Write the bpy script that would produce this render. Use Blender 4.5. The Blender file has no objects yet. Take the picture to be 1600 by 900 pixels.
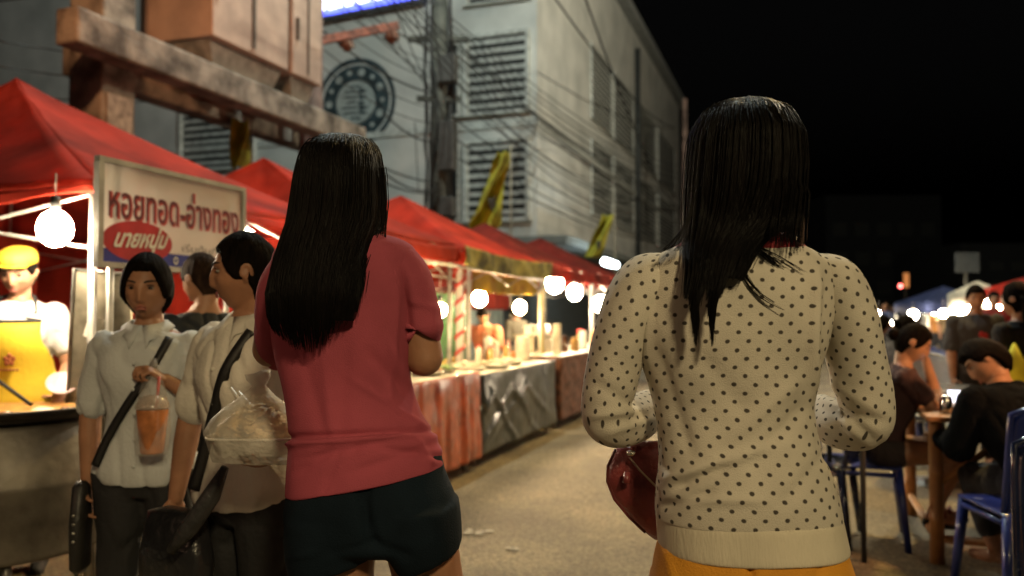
import bpy, bmesh, math, random
import numpy as np
from mathutils import Vector as V, Matrix, noise
R = math.radians
rnd = random.Random(7)
sc = bpy.context.scene
col = sc.collection

# ---------------- camera, world, lights, exposure ----------------
PITCH = R(1.79); CAMZ = 1.28; FPX = 1280.0
cd = bpy.data.cameras.new('camera'); cam = bpy.data.objects.new('camera', cd); col.objects.link(cam)
cam.location = (0, 0, CAMZ); cam.rotation_euler = (R(90) + PITCH, 0, 0)
cd.lens = 28.8; cd.sensor_width = 36; cd.clip_start = .05; cd.clip_end = 600
cd.dof.use_dof = True; cd.dof.focus_distance = 1.62; cd.dof.aperture_fstop = 2.7
sc.camera = cam
w = bpy.data.worlds.new('World'); sc.world = w; w.use_nodes = True
nt = w.node_tree; bg = nt.nodes['Background']
sky = nt.nodes.new('ShaderNodeTexSky'); sky.sky_type = 'NISHITA'; sky.sun_disc = False
sky.sun_elevation = R(-4); sky.sun_rotation = R(200); sky.dust_density = 3
hs = nt.nodes.new('ShaderNodeHueSaturation'); hs.inputs['Saturation'].default_value = .12
nt.links.new(sky.outputs[0], hs.inputs['Color']); nt.links.new(hs.outputs[0], bg.inputs['Color'])
bg.inputs['Strength'].default_value = .09
vs = sc.view_settings; vs.view_transform = 'Standard'; vs.look = 'None'; vs.gamma = 1; vs.exposure = .55
vs.use_curve_mapping = False
sc.cycles.use_denoising = True
sc.cycles.sample_clamp_indirect = 4
sc.cycles.max_bounces = 6; sc.cycles.transparent_max_bounces = 12
def lamp(name, kind, loc, power, color, size=.15, target=None, spot=None, blend=.5):
    l = bpy.data.lights.new(name, kind); o = bpy.data.objects.new(name, l); col.objects.link(o)
    o.location = loc; l.energy = power; l.color = color
    if kind == 'AREA': l.size = size
    else: l.shadow_soft_size = size
    if kind == 'SPOT': l.spot_size = R(spot or 90); l.spot_blend = blend
    if target: o.rotation_euler = (V(target) - V(loc)).to_track_quat('-Z', 'Y').to_euler()
    return o
SODIUM = (1, .62, .22); WARM = (1, .74, .42)
# street lamp behind the photographer, a stall lamp behind on the left, and the cool street lamp up the road
lamp('street_lamp_light', 'SPOT', (1.5, -3.4, 4.2), 520, (1, .78, .42), .30, target=(-.2, 2.2, .9), spot=56, blend=1)
lamp('stall_lamp_light', 'POINT', (-3.4, -.2, 2.4), 26, (1, .58, .34), .18)
lamp('cabinet_fill_light', 'SPOT', (-2.4, 3.6, 6.6), 620, (1, .48, .22), .22, target=(-4.2, 8.2, 4.0), spot=105, blend=1)  # added warm spot above the view, brightens the cabinets and tent roofs
lamp('road_lamp_light', 'SPOT', (3.6, 8.2, 8.2), 1700, (1, .66, .22), .25, target=(.4, 6.6, 0), spot=84, blend=1)
lamp('cool_lamp_light', 'POINT', (-1.0, 10.0, 10.8), 1700, (.88, 1, .93), .25)
lamp('corner_lamp_light', 'POINT', (9.5, 15.0, 11.0), 1800, (1, .90, .66), .25)
lamp('right_stall_light', 'POINT', (3.45, 5.0, 1.9), 24, (1, .46, .18), .12)
lamp('right_near_light', 'SPOT', (3.3, 2.4, 2.5), 230, (1, .48, .20), .12, target=(2.15, 4.5, .55), spot=42, blend=.8)

def W(x, y, Y):
    """point at world depth Y seen at photo pixel x, y (only for reading positions off the photograph)"""
    dx = (x - 800) / FPX; dy = (450 - y) / FPX
    d = V((dx, math.cos(PITCH) - dy * math.sin(PITCH), math.sin(PITCH) + dy * math.cos(PITCH)))
    return V((0, 0, CAMZ)) + d * (Y / d.y)
def PX(p):
    x, y, z = p[0], p[1], p[2] - CAMZ
    f = y * math.cos(PITCH) + z * math.sin(PITCH); u = -y * math.sin(PITCH) + z * math.cos(PITCH)
    return 800 + FPX * x / f, 450 - FPX * u / f
ANG = R(19.37); CA, SA = math.cos(ANG), math.sin(ANG)
def S(s, t, z=0):
    """street frame: s along the street, t across it (to the right), z up"""
    return V((s * SA + t * CA, s * CA - t * SA, z))
RS = Matrix.Rotation(-ANG, 3, 'Z')      # local x = across, local y = along
def st_at(px, t):
    k = (px - 800) / FPX
    s = (k * (-t * SA) - t * CA) / (SA - k * CA); return s

# ---------------- materials ----------------
MATS = {}
def M(name, c, r=.6, var=.15, scale=8, bump=.1, bscale=60, metal=0, es=0, ec=None, spec=.5, transl=0, sheen=0, c2=None, alpha=1, coat=0, transm=0, stretch=None, ramp=(.35, .65)):
    if name in MATS: return MATS[name]
    m = bpy.data.materials.new(name); m.use_nodes = True; t = m.node_tree; n = t.nodes; L = t.links
    b = n['Principled BSDF']; tc = n.new('ShaderNodeTexCoord'); src = tc.outputs['Object']
    if stretch:
        mp = n.new('ShaderNodeMapping'); mp.inputs['Scale'].default_value = stretch
        L.new(src, mp.inputs[0]); src = mp.outputs[0]
    nz = n.new('ShaderNodeTexNoise'); nz.inputs['Scale'].default_value = scale; nz.inputs['Detail'].default_value = 6
    L.new(src, nz.inputs['Vector'])
    cr = n.new('ShaderNodeValToRGB'); L.new(nz.outputs['Fac'], cr.inputs[0])
    c2 = c2 or tuple(max(0, x * (1 - 2 * var)) for x in c)
    cr.color_ramp.elements[0].position = ramp[0]; cr.color_ramp.elements[1].position = ramp[1]
    cr.color_ramp.elements[0].color = (*c2, 1)
    cr.color_ramp.elements[1].color = (*(min(1, x * (1 + var * .5)) for x in c), 1)
    L.new(cr.outputs[0], b.inputs['Base Color'])
    b.inputs['Roughness'].default_value = r; b.inputs['Metallic'].default_value = metal
    b.inputs['Specular IOR Level'].default_value = spec; b.inputs['Coat Weight'].default_value = coat
    b.inputs['Sheen Weight'].default_value = sheen; b.inputs['Alpha'].default_value = alpha
    b.inputs['Transmission Weight'].default_value = transm
    if es:
        b.inputs['Emission Color'].default_value = (*(ec or c), 1); b.inputs['Emission Strength'].default_value = es
    if bump:
        n2 = n.new('ShaderNodeTexNoise'); n2.inputs['Scale'].default_value = bscale; n2.inputs['Detail'].default_value = 4
        L.new(src, n2.inputs['Vector']); bp = n.new('ShaderNodeBump'); bp.inputs['Strength'].default_value = bump
        bp.inputs['Distance'].default_value = .02
        L.new(n2.outputs['Fac'], bp.inputs['Height']); L.new(bp.outputs[0], b.inputs['Normal'])
    if transl:
        tr = n.new('ShaderNodeBsdfTranslucent'); L.new(cr.outputs[0], tr.inputs['Color'])
        mx = n.new('ShaderNodeMixShader'); mx.inputs[0].default_value = transl
        L.new(b.outputs[0], mx.inputs[1]); L.new(tr.outputs[0], mx.inputs[2])
        L.new(mx.outputs[0], n['Material Output'].inputs['Surface'])
    MATS[name] = m; return m

# ---------------- mesh helpers ----------------
BASE = {}
def tag(o, label=None, cat=None, group=None, kind=None):
    if label: o['label'] = label
    if cat: o['category'] = cat
    if group: o['group'] = group
    if kind: o['kind'] = kind
    return o
def thing(name, label, cat, loc, group=None):
    o = bpy.data.objects.new(name, None); col.objects.link(o); o.location = loc; o.empty_display_size = .1
    BASE[o.name] = V(loc); return tag(o, label, cat, group)
class G:
    def __init__(s): s.v = []; s.f = []; s.uv = {}
    def add(s, vs, fs):
        k = len(s.v); s.v += [V(p) for p in vs]; s.f += [tuple(i + k for i in f) for f in fs]; return k
    def box(s, c, d, rot=None):
        c = V(c); x, y, z = d[0] / 2, d[1] / 2, d[2] / 2
        p = [V((i * x, j * y, k * z)) for k in (-1, 1) for j in (-1, 1) for i in (-1, 1)]
        if rot is not None: p = [rot @ q for q in p]
        s.add([c + q for q in p], [(0, 2, 3, 1), (4, 5, 7, 6), (0, 1, 5, 4), (2, 6, 7, 3), (0, 4, 6, 2), (1, 3, 7, 5)]); return s
    def sbox(s, s0, s1, t0, t1, z0, z1):
        return s.box(S((s0 + s1) / 2, (t0 + t1) / 2, (z0 + z1) / 2), (abs(t1 - t0), abs(s1 - s0), abs(z1 - z0)), RS)
    def rings(s, rg, cap=True, closed=True):
        n = len(rg[0]); k = len(s.v)
        for r in rg: s.v += [V(p) for p in r]
        for i in range(len(rg) - 1):
            for j in range(n if closed else n - 1):
                a = k + i * n + j; b = k + i * n + (j + 1) % n
                s.f.append((a, b, b + n, a + n))
        if cap and closed:
            for base, r, fl in ((k, rg[0], 1), (k + (len(rg) - 1) * n, rg[-1], 0)):
                c = sum((V(p) for p in r), V()) / n; s.v.append(c); ci = len(s.v) - 1
                for j in range(n):
                    a, b = base + j, base + (j + 1) % n
                    s.f.append((b, a, ci) if fl else (a, b, ci))
        return k
    def tube(s, pts, r, n=8, cap=True):
        pts = [V(p) for p in pts]; rr = r if isinstance(r, (list, tuple)) else [r] * len(pts); rg = []
        t0 = (pts[1] - pts[0]).normalized(); nx = t0.orthogonal().normalized()
        for i, p in enumerate(pts):
            a = pts[max(i - 1, 0)]; b = pts[min(i + 1, len(pts) - 1)]; t = (b - a).normalized()
            nx = (nx - t * nx.dot(t)).normalized(); ny = t.cross(nx)
            rg.append([p + (nx * math.cos(2 * math.pi * j / n) + ny * math.sin(2 * math.pi * j / n)) * rr[i] for j in range(n)])
        s.rings(rg, cap); return s
    def ell(s, c, d, rot=None, n=14, m=10):
        c = V(c); rg = []
        for i in range(1, m):
            a = math.pi * i / m
            ring = [V((d[0] * math.sin(a) * math.cos(2 * math.pi * j / n), d[1] * math.sin(a) * math.sin(2 * math.pi * j / n), -d[2] * math.cos(a))) for j in range(n)]
            rg.append([c + (rot @ q if rot is not None else q) for q in ring])
        k = len(s.v)
        for r in rg: s.v += r
        for i in range(len(rg) - 1):
            for j in range(n):
                a = k + i * n + j; b = k + i * n + (j + 1) % n; s.f.append((a, b, b + n, a + n))
        bot = c + (rot @ V((0, 0, -d[2])) if rot is not None else V((0, 0, -d[2]))); top = c * 2 - bot
        s.v += [bot, top]; bi, ti = len(s.v) - 2, len(s.v) - 1; e = k + (len(rg) - 1) * n
        for j in range(n):
            s.f.append((k + (j + 1) % n, k + j, bi)); s.f.append((e + j, e + (j + 1) % n, ti))
        return s
    def cap(s, p0, r0, p1, r1, n=12):
        """tapered capsule"""
        p0, p1 = V(p0), V(p1); d = p1 - p0; L = d.length or 1e-5; t = d / L; pts = []; rr = []
        for a in (-80, -55, -30, 0): pts.append(p0 + t * (r0 * math.sin(R(a)))); rr.append(r0 * math.cos(R(a)))
        for a in (0, 30, 55, 80): pts.append(p1 + t * (r1 * math.sin(R(a)))); rr.append(r1 * math.cos(R(a)))
        return s.tube(pts, rr, n)
    def quad(s, a, b, c, d): s.add([a, b, c, d], [(0, 1, 2, 3)]); return s
    def grid(s, fn, nu, nv):
        """open sheet from fn(u, v)"""
        k = len(s.v)
        for i in range(nu + 1):
            for j in range(nv + 1): s.v.append(V(fn(i / nu, j / nv)))
        for i in range(nu):
            for j in range(nv):
                a = k + i * (nv + 1) + j; s.f.append((a, a + nv + 1, a + nv + 2, a + 1))
        return s
    def lathe(s, c, prof, n=24):
        c = V(c); s.rings([[c + V((r * math.cos(2 * math.pi * j / n), r * math.sin(2 * math.pi * j / n), z)) for j in range(n)] for r, z in prof]); return s
    def warp(s, fn): s.v = [V(fn(p)) for p in s.v]; return s
    def obj(s, name, mat, parent=None, smooth=True, label=None, cat=None, group=None, kind=None, thick=0, bevel=0, origin=None, mats=None, mi=None, auto=None):
        me = bpy.data.meshes.new(name)
        if parent is not None: b = BASE[parent.name]
        elif origin is not None: b = V(origin)
        elif kind == 'structure': b = V((0, 0, 0))
        else:
            xs = [p.x for p in s.v]; ys = [p.y for p in s.v]; b = V(((min(xs) + max(xs)) / 2, (min(ys) + max(ys)) / 2, min(p.z for p in s.v)))
        me.from_pydata([tuple(p - b) for p in s.v], [], s.f)
        if s.uv:
            ul = me.uv_layers.new(name='UVMap')
            for lp in me.loops: ul.data[lp.index].uv = s.uv.get(lp.vertex_index, (0, 0))
        for m in (mats or [mat]): me.materials.append(m)
        if mi:
            for i, x in mi.items(): me.polygons[i].material_index = x
        if smooth: me.polygons.foreach_set('use_smooth', [True] * len(me.polygons))
        me.update()
        o = bpy.data.objects.new(name, me); col.objects.link(o)
        if parent is not None: o.parent = parent; o.location = (0, 0, 0)
        else: o.location = b
        BASE[o.name] = b
        if thick:
            md = o.modifiers.new('thick', 'SOLIDIFY'); md.thickness = thick; md.offset = 0
        if bevel:
            md = o.modifiers.new('bevel', 'BEVEL'); md.width = bevel; md.segments = 2; md.limit_method = 'ANGLE'
        if smooth and auto: me.shade_auto = None
        return tag(o, label, cat, group, kind)
def fuse(g, voxel=.006, it=3, fac=.5):
    """one continuous surface out of overlapping closed pieces"""
    me = bpy.data.meshes.new('tmp'); me.from_pydata([tuple(p) for p in g.v], [], g.f); me.update()
    bm = bmesh.new(); bm.from_mesh(me); bmesh.ops.recalc_face_normals(bm, faces=bm.faces); bm.to_mesh(me); bm.free()
    o = bpy.data.objects.new('tmp', me); col.objects.link(o)
    md = o.modifiers.new('r', 'REMESH'); md.mode = 'VOXEL'; md.voxel_size = voxel
    if it:
        m2 = o.modifiers.new('s', 'SMOOTH'); m2.factor = fac; m2.iterations = it
    dg = bpy.context.evaluated_depsgraph_get(); ev = o.evaluated_get(dg); e = ev.to_mesh()
    out = G(); out.v = [v.co.copy() for v in e.vertices]; out.f = [tuple(p.vertices) for p in e.polygons]
    out.n = [v.normal.copy() for v in e.vertices]
    ev.to_mesh_clear(); bpy.data.objects.remove(o); bpy.data.meshes.remove(me)
    return out
def normals(g):
    me = bpy.data.meshes.new('tmp'); me.from_pydata([tuple(p) for p in g.v], [], g.f); me.update()
    n = [v.normal.copy() for v in me.vertices]; bpy.data.meshes.remove(me); return n
def displace(g, fn):
    n = getattr(g, 'n', None) or normals(g)
    g.v = [p + n[i] * fn(p) for i, p in enumerate(g.v)]; return g
def crom(pts, m):
    """Catmull-Rom through tuples"""
    pts = [np.array(p, float) for p in pts]; out = []
    for i in range(len(pts) - 1):
        p0 = pts[max(i - 1, 0)]; p1 = pts[i]; p2 = pts[i + 1]; p3 = pts[min(i + 2, len(pts) - 1)]
        for k in range(m):
            t = k / m
            out.append(.5 * ((2 * p1) + (-p0 + p2) * t + (2 * p0 - 5 * p1 + 4 * p2 - p3) * t * t + (-p0 + 3 * p1 - 3 * p2 + p3) * t ** 3))
    out.append(pts[-1]); return out
def sst(a, b, x):
    t = min(1, max(0, (x - a) / (b - a))); return t * t * (3 - 2 * t)
def text_mesh(body, size, mat_fn, ext=.002, shear=0, bold=0):
    """letters as flat solid geometry; mat_fn maps local x, y, z to the world"""
    c = bpy.data.curves.new('t', 'FONT'); c.body = body; c.size = size; c.extrude = ext; c.shear = shear; c.offset = bold
    c.align_x = 'LEFT'; c.resolution_u = 3
    o = bpy.data.objects.new('t', c); col.objects.link(o)
    dg = bpy.context.evaluated_depsgraph_get(); ev = o.evaluated_get(dg); e = ev.to_mesh()
    g = G(); xs = [v.co.x for v in e.vertices]; g.width = max(xs) - min(xs) if xs else 0
    g.v = [V(mat_fn(v.co.x, v.co.y, v.co.z)) for v in e.vertices]; g.f = [tuple(p.vertices) for p in e.polygons]
    ev.to_mesh_clear(); bpy.data.objects.remove(o); bpy.data.curves.remove(c); return g
def copy_tree(o, parent=None):
    c = o.copy(); col.objects.link(c); BASE[c.name] = BASE.get(o.name, V())
    if parent: c.parent = parent
    for ch in [x for x in o.children]: copy_tree(ch, c)
    return c
# ---------------- the setting ----------------
def road_mat():
    m = M('road_asphalt', (.19, .155, .095), r=.8, var=.22, scale=1.1, bump=.7, bscale=90, c2=(.10, .08, .05))
    t = m.node_tree; n = t.nodes; L = t.links; b = n['Principled BSDF']
    cr = [x for x in n if x.type == 'VALTORGB'][0]
    tc = [x for x in n if x.type == 'TEX_COORD'][0]
    sp = n.new('ShaderNodeTexNoise'); sp.inputs['Scale'].default_value = 55; sp.inputs['Detail'].default_value = 3
    vo = n.new('ShaderNodeTexVoronoi'); vo.inputs['Scale'].default_value = 26
    r2 = n.new('ShaderNodeMapRange'); r2.inputs[1].default_value = .3; r2.inputs[2].default_value = .7; r2.inputs[3].default_value = .40; r2.inputs[4].default_value = 1.45
    L.new(tc.outputs['Object'], sp.inputs[0]); L.new(tc.outputs['Object'], vo.inputs['Vector']); L.new(sp.outputs['Fac'], r2.inputs[0])
    mx = n.new('ShaderNodeMix'); mx.data_type = 'RGBA'; mx.blend_type = 'MULTIPLY'; mx.inputs['Factor'].default_value = 1
    L.new(cr.outputs[0], mx.inputs[6]); L.new(r2.outputs[0], mx.inputs[7])
    st = n.new('ShaderNodeMapRange'); st.inputs[1].default_value = .02; st.inputs[2].default_value = .10; st.inputs[3].default_value = .45; st.inputs[4].default_value = 1
    L.new(vo.outputs['Distance'], st.inputs[0])
    big = n.new('ShaderNodeTexNoise'); big.inputs['Scale'].default_value = 3.1; L.new(tc.outputs['Object'], big.inputs[0])
    gt = n.new('ShaderNodeMath'); gt.operation = 'GREATER_THAN'; gt.inputs[1].default_value = .56; L.new(big.outputs['Fac'], gt.inputs[0])
    m3 = n.new('ShaderNodeMix'); m3.data_type = 'RGBA'; m3.blend_type = 'MULTIPLY'; L.new(gt.outputs[0], m3.inputs['Factor'])
    L.new(mx.outputs[2], m3.inputs[6]); L.new(st.outputs[0], m3.inputs[7]); L.new(m3.outputs[2], b.inputs['Base Color'])
    return m
g = G(); g.grid(lambda u, v: (-250 + 500 * u, -60 + 400 * v, 0), 20, 20)
g.obj('ground', M('dark_ground', (.06, .055, .05), r=.9), kind='structure', smooth=False)
g = G()
def rd(u, v):
    s = -12 + 120 * v; t = -4.6 + 11.5 * u; p = S(s, t, .004 + .006 * noise.noise(V((s * .7, t * .7, 0)))); p.z = max(.004, p.z + .004); return p
g.grid(rd, 60, 260); g.obj('road', road_mat(), kind='structure')
# worn paint scraps and litter on the road
pw = M('worn_paint', (.34, .31, .24), r=.7, var=.3, scale=40, bump=.3)
g = G()
for x, y, w_, h_, n_ in ((745, 832, 26, 4, 9), (800, 858, 7, 2.5, 5), (700, 838, 12, 3, 6)):
    for i in range(n_):
        px, py = x + rnd.uniform(-w_, w_), y + rnd.uniform(-h_, h_) - (x - 745) * .0
        Y = CAMZ * FPX / (py - 490); c = W(px, py, Y); a = rnd.uniform(.01, .035)
        k = [V((c.x + a * rnd.uniform(.6, 1.3) * math.cos(q * 1.047), c.y + a * rnd.uniform(.4, 1) * math.sin(q * 1.047), .0165)) for q in range(6)]
        g.add(k, [tuple(range(6))])
g.obj('road_marking', pw, kind='structure', smooth=False)
# raised pavement under the market stalls
g = G(); g.sbox(-3, 46, -5.9, -4.3, 0, .13); g.obj('pavement', M('pavement_slab', (.2, .19, .17), r=.85, scale=3, bump=.3), kind='structure', smooth=False, bevel=.02)

# ---------------- the white building ----------------
wall = M('pale_render', (.62, .62, .58), r=.9, var=.12, scale=.9, bump=.1, bscale=30, c2=(.47, .48, .45), spec=.2)
dark = M('dark_recess', (.012, .014, .014), r=.6)
slat_m = M('louver_paint', (.55, .57, .53), r=.6, var=.2)
BS, BT, BH = 18.9, -6.0, 12.3
bld = thing('building', 'pale multi-storey building with rows of louvred windows and round seal', 'building', S(BS, BT, 0))
g = G(); g.sbox(BS, 44, -24, BT, 3.1, BH); g.obj('wall', wall, bld, smooth=False)
g = G(); g.sbox(BS + .25, 43.8, -23.8, BT - .25, 0, 3.1); g.obj('ground_floor', M('shopfront_dark', (.05, .06, .06), r=.5), bld, smooth=False)
g = G(); g.sbox(BS - .35, 44.35, -24.3, BT + .35, BH, BH + .35); g.obj('roof', M('roof_edge', (.34, .36, .35), r=.8), bld, smooth=False)
g = G(); g.sbox(BS - .9, 44.5, -24.3, BT + 1.0, 2.88, 3.08); g.obj('canopy', M('canopy_dull', (.16, .18, .17), r=.7, scale=2), bld, smooth=False, bevel=.02)
g = G(); g.sbox(BS - .06, 44.06, -24, BT + .06, 5.86, 6.02); g.obj('cornice', slat_m, bld, smooth=False)
def window(face, a0, a1, z0, z1, louvre=True, n=8):
    """face 'f': the front, a = t ; face 's': the long side, a = s"""
    def bx(g, p0, p1, q0, q1, za, zb):
        if face == 'f': g.sbox(BS - q1, BS - q0, p0, p1, za, zb)
        else: g.sbox(p0, p1, BT + q0, BT + q1, za, zb)
    g = G(); bx(g, a0, a1, .002, .02, z0, z1); wn = g.obj('window', dark, bld, smooth=False)
    g = G(); fr = .09; D_ = .16 if face == 'f' else .06
    bx(g, a0 - fr, a0, 0, D_, z0 - fr, z1 + fr); bx(g, a1, a1 + fr, 0, D_, z0 - fr, z1 + fr)
    bx(g, a0, a1, 0, D_, z1, z1 + fr); bx(g, a0 - fr - .04, a1 + fr + .04, 0, D_ + .03, z0 - fr - .04, z0 - fr)
    g.obj('window_frame', slat_m, wn, smooth=False)
    if louvre:
        g = G(); st = (z1 - z0) / n
        for i in range(n):
            z = z0 + st * (i + .5)
            for k, sg in ((0, 1),):
                c0 = (a0 + a1) / 2; w_ = a1 - a0 - .01
                tilt = R(10)
                if face == 'f':
                    g.box(S(BS - .085, c0, z), (w_, .015, st * .50), RS @ Matrix.Rotation(tilt, 3, 'X'))
                else:
                    g.box(S(c0, BT + .040, z), (.012, w_, st * .48), RS)
        g.obj('louvers', slat_m, wn, smooth=False)
for z0, z1 in ((6.32, 8.14), (3.66, 5.50)):
    window('f', -7.78, -6.25, z0, z1); window('f', -8.45, -8.05, z0, z1 - .1, False)
    window('f', -16.6, -14.2, z0 - .9, z1 - 1.1)
window('f', -7.78, -6.25, 9.1, 10.8)
for a0, a1 in ((24.4, 27.1), (27.6, 30.9), (32.4, 36.0), (36.9, 41.8)):
    window('s', a0, a1, 7.4, 9.55, n=12); window('s', a0, a1, 4.45, 6.62 - .75 + .7, n=12)
g = G(); g.tube([S(31.5, BT + .12, 3.1), S(31.5, BT + .12, 11.6)], .11, 8)
g.obj('drainpipe', M('pipe_dark', (.05, .055, .055)), bld)
# round seal painted on the front wall
def disc_f(g, t, z, r0, r1, q, n=48, thick=.03, a0=0, a1=2 * math.pi):
    pts = []
    for i in range(n + 1):
        a = a0 + (a1 - a0) * i / n
        pts.append((a,))
    k = len(g.v)
    for i in range(n + 1):
        a = a0 + (a1 - a0) * i / n
        for r in (r0, r1):
            for d in (q, q + thick): g.v.append(S(BS - d, t + r * math.cos(a), z + r * math.sin(a)))
    for i in range(n):
        b = k + i * 4; c = b + 4
        g.f += [(b + 1, b + 3, c + 3, c + 1), (b, c, c + 2, b + 2), (b + 2, c + 2, c + 3, b + 3), (b, b + 1, c + 1, c)]
seal_d = M('seal_dark', (.035, .06, .07), r=.6, var=.3, scale=5); seal_l = M('seal_pale', (.36, .40, .38), r=.7)
ST, SZ = -11.0, 6.85
se = bpy.data.objects.new('wall_seal', None); col.objects.link(se)
BASE[se.name] = S(BS, ST, SZ); se.parent = bld; se.location = BASE[se.name] - BASE[bld.name]; se.name = 'wall_seal'; BASE[se.name] = S(BS, ST, SZ)
g = G(); disc_f(g, ST, SZ, 1.06, 1.17, .02); disc_f(g, ST, SZ, .60, .98, .02); g.obj('ring', seal_d, se, smooth=False)
g = G(); disc_f(g, ST, SZ, .001, .57, .02, 40)
for k in range(14):
    a = 2 * math.pi * k / 14; disc_f(g, ST + .80 * math.cos(a), SZ + .80 * math.sin(a), .001, .10 if k % 2 else .065, .052, 14, .012)
g.obj('medallion', seal_l, se, smooth=False)
g = G()
for k in range(7):
    z = SZ + .42 - k * .14; w_ = math.sqrt(max(.01, .5 ** 2 - (z - SZ) ** 2)) * rnd.uniform(.55, .95)
    g.sbox(BS - .062, BS - .05, ST - w_ * .9, ST + w_ * .1, z - .022, z + .025)
    g.sbox(BS - .062, BS - .05, ST + w_ * .25, ST + w_ * .85, z - .05, z + .012)
for k in range(4): disc_f(g, ST + .18, SZ + .3 - k * .18, .03, .07, .05, 14, .014)
g.obj('crest_lines', seal_d, se, smooth=False)
# lit blue sign box on the upper wall
bb = thing('sign_box', 'lit blue and white sign box high on the building front', 'sign', S(BS - .3, -11.5, 9.0))
em = M('blue_lightbox', (.10, .12, .75), es=2.6, ec=(.09, .12, .95), bump=0); ew = M('white_lightbox', (.8, .85, 1), es=3.2, ec=(.75, .8, 1), bump=0)
def slant(g, t0, t1, z0l, z0r, z1, q0, q1):
    P = [S(BS - q, t, z) for q in (q0, q1) for t, z in ((t0, z0l), (t1, z0r), (t1, z1), (t0, z1))]
    g.add(P, [(0, 1, 2, 3), (7, 6, 5, 4), (0, 4, 5, 1), (1, 5, 6, 2), (2, 6, 7, 3), (3, 7, 4, 0)])
g = G(); slant(g, -13.6, -8.9, 9.0, 9.2, 11.3, .1, .4); g.obj('housing', M('housing_grey', (.12, .13, .16)), bb, smooth=False)
g = G(); slant(g, -12.6, -8.95, 9.08, 9.24, 11.2, .403, .42); g.obj('blue_panel', em, bb, smooth=False)
g = G(); slant(g, -13.5, -12.65, 9.0, 9.1, 11.2, .403, .42); g.obj('green_panel', M('teal_lightbox', (.1, .5, .5), es=.8, ec=(.12, .5, .65), bump=0), bb, smooth=False)
g = G()
for k, (t0, w_, hh) in enumerate(((-12.4, .35, .5), (-11.95, .25, .35), (-11.6, .4, .5), (-11.1, .28, .35), (-10.75, .34, .45), (-10.3, .3, .3), (-9.9, .35, .4))):
    zb = 9.20 + (t0 + 12.6) * .05; slant(g, t0, t0 + w_, zb, zb + .04, zb + hh, .423, .435)
g.obj('white_marks', ew, bb, smooth=False)

# dim blocks far down the street and behind the stalls
dm = M('night_block', (.035, .035, .035), r=.9)
for i, (x0, x1, yt, Y, lab) in enumerate(((1290, 1470, 305, 75, 'dark building far down the street, its top barely visible'), (1500, 1680, 380, 60, 'low dark building at the far right end of the street'))):
    a = W(x0, yt, Y); b = W(x1, yt, Y); bt = thing('far_building', lab, 'building', ((a.x + b.x) / 2, Y, 0))
    g = G(); g.box(((a.x + b.x) / 2, Y + 5, a.z / 2), (b.x - a.x, 10, a.z)); g.obj('wall', dm, bt, smooth=False)
    for k in range(5):
        for j in range(3):
            g = G(); g.box((a.x + (b.x - a.x) * (.12 + .19 * k), Y - .03, a.z * (.3 + .22 * j)), ((b.x - a.x) * .12, .06, a.z * .1)); g.obj('window', M('faint_window', (.07, .07, .06), r=.4), bt, smooth=False)

# ---------------- concrete frame with transformer, poles ----------------
conc = M('stained_concrete', (.30, .26, .21), r=.9, var=.35, scale=3.5, bump=.5, bscale=25, c2=(.085, .07, .055))
tf = thing('concrete_frame', 'weathered concrete pillar and long beam carrying electrical cabinets', 'frame', S(6.73, -7, 0))
g = G(); g.sbox(6.5, 6.96, -7.23, -6.77, 0, 5.6); g.obj('pillar', conc, tf, smooth=False, bevel=.03)
g = G(); g.sbox(5.9, 11.4, -6.74, -6.45, 3.86, 4.22); g.sbox(6.7, 11.4, -7.55, -7.26, 3.86, 4.22); g.obj('beam', conc, tf, smooth=False, bevel=.03)
g = G(); g.box(S(6.73, -6.757, 3.35), (.02, .34, .45), RS); g.obj('notice', M('faded_paper', (.42, .40, .36), r=.8, var=.25, scale=12), tf, smooth=False)
cabm = M('cabinet_paint', (.50, .36, .28), r=.55, var=.12, scale=3, bump=.05)
for i, (s0, s1, lab) in enumerate(((7.75, 9.25, 'large painted electrical cabinet on the concrete beam, left one'), (9.35, 10.05, 'narrow painted electrical cabinet beside the round concrete pole'))):
    cb = thing('electrical_cabinet', lab, 'cabinet', S((s0 + s1) / 2, -6.9, 4.22), 'cabinets on the concrete beam')
    g = G(); g.sbox(s0, s1, -7.5, -6.42, 4.52, 6.6); g.obj('body', cabm, cb, smooth=False, bevel=.02)
    g = G(); g.sbox(s0 + (s1 - s0) * .48, s0 + (s1 - s0) * .52, -6.418, -6.40, 4.6, 6.5); g.sbox(s0 + .06, s0 + .1, -6.418, -6.38, 5.0, 5.3); g.obj('door_trim', M('trim_dark', (.1, .07, .05)), cb, smooth=False)
    g = G(); P = []
    for q, z in ((0, 4.515), (1, 4.225)):
        a0, a1 = s0 + .12 * q + .05, s1 - .12 * q - .05; b0, b1 = -7.4 + .2 * q, -6.5 - .05 * q
        P += [S(a0, b0, z), S(a1, b0, z), S(a1, b1, z), S(a0, b1, z)]
    g.add(P, [(0, 1, 2, 3), (7, 6, 5, 4), (0, 4, 5, 1), (1, 5, 6, 2), (2, 6, 7, 3), (3, 7, 4, 0)]); g.obj('base', M('base_grey', (.30, .29, .26), r=.6, var=.2), cb, smooth=False)
polec = M('pole_concrete', (.26, .17, .14), r=.85, var=.3, scale=4, bump=.3, bscale=30)
pa = thing('utility_pole', 'concrete utility pole with rusty crossarm beside the electrical cabinets', 'pole', S(10.6, -6.95, 0), 'utility poles')
g = G(); g.tube([S(10.6, -6.95, 0), S(10.6, -6.95, 9)], [.2, .15], 14); g.obj('shaft', polec, pa)
rust = M('rusty_steel', (.30, .10, .06), r=.7, var=.35, scale=12, bump=.3)
a = W(488, 66, 12.3); b = W(622, 40, 12.9)
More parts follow.
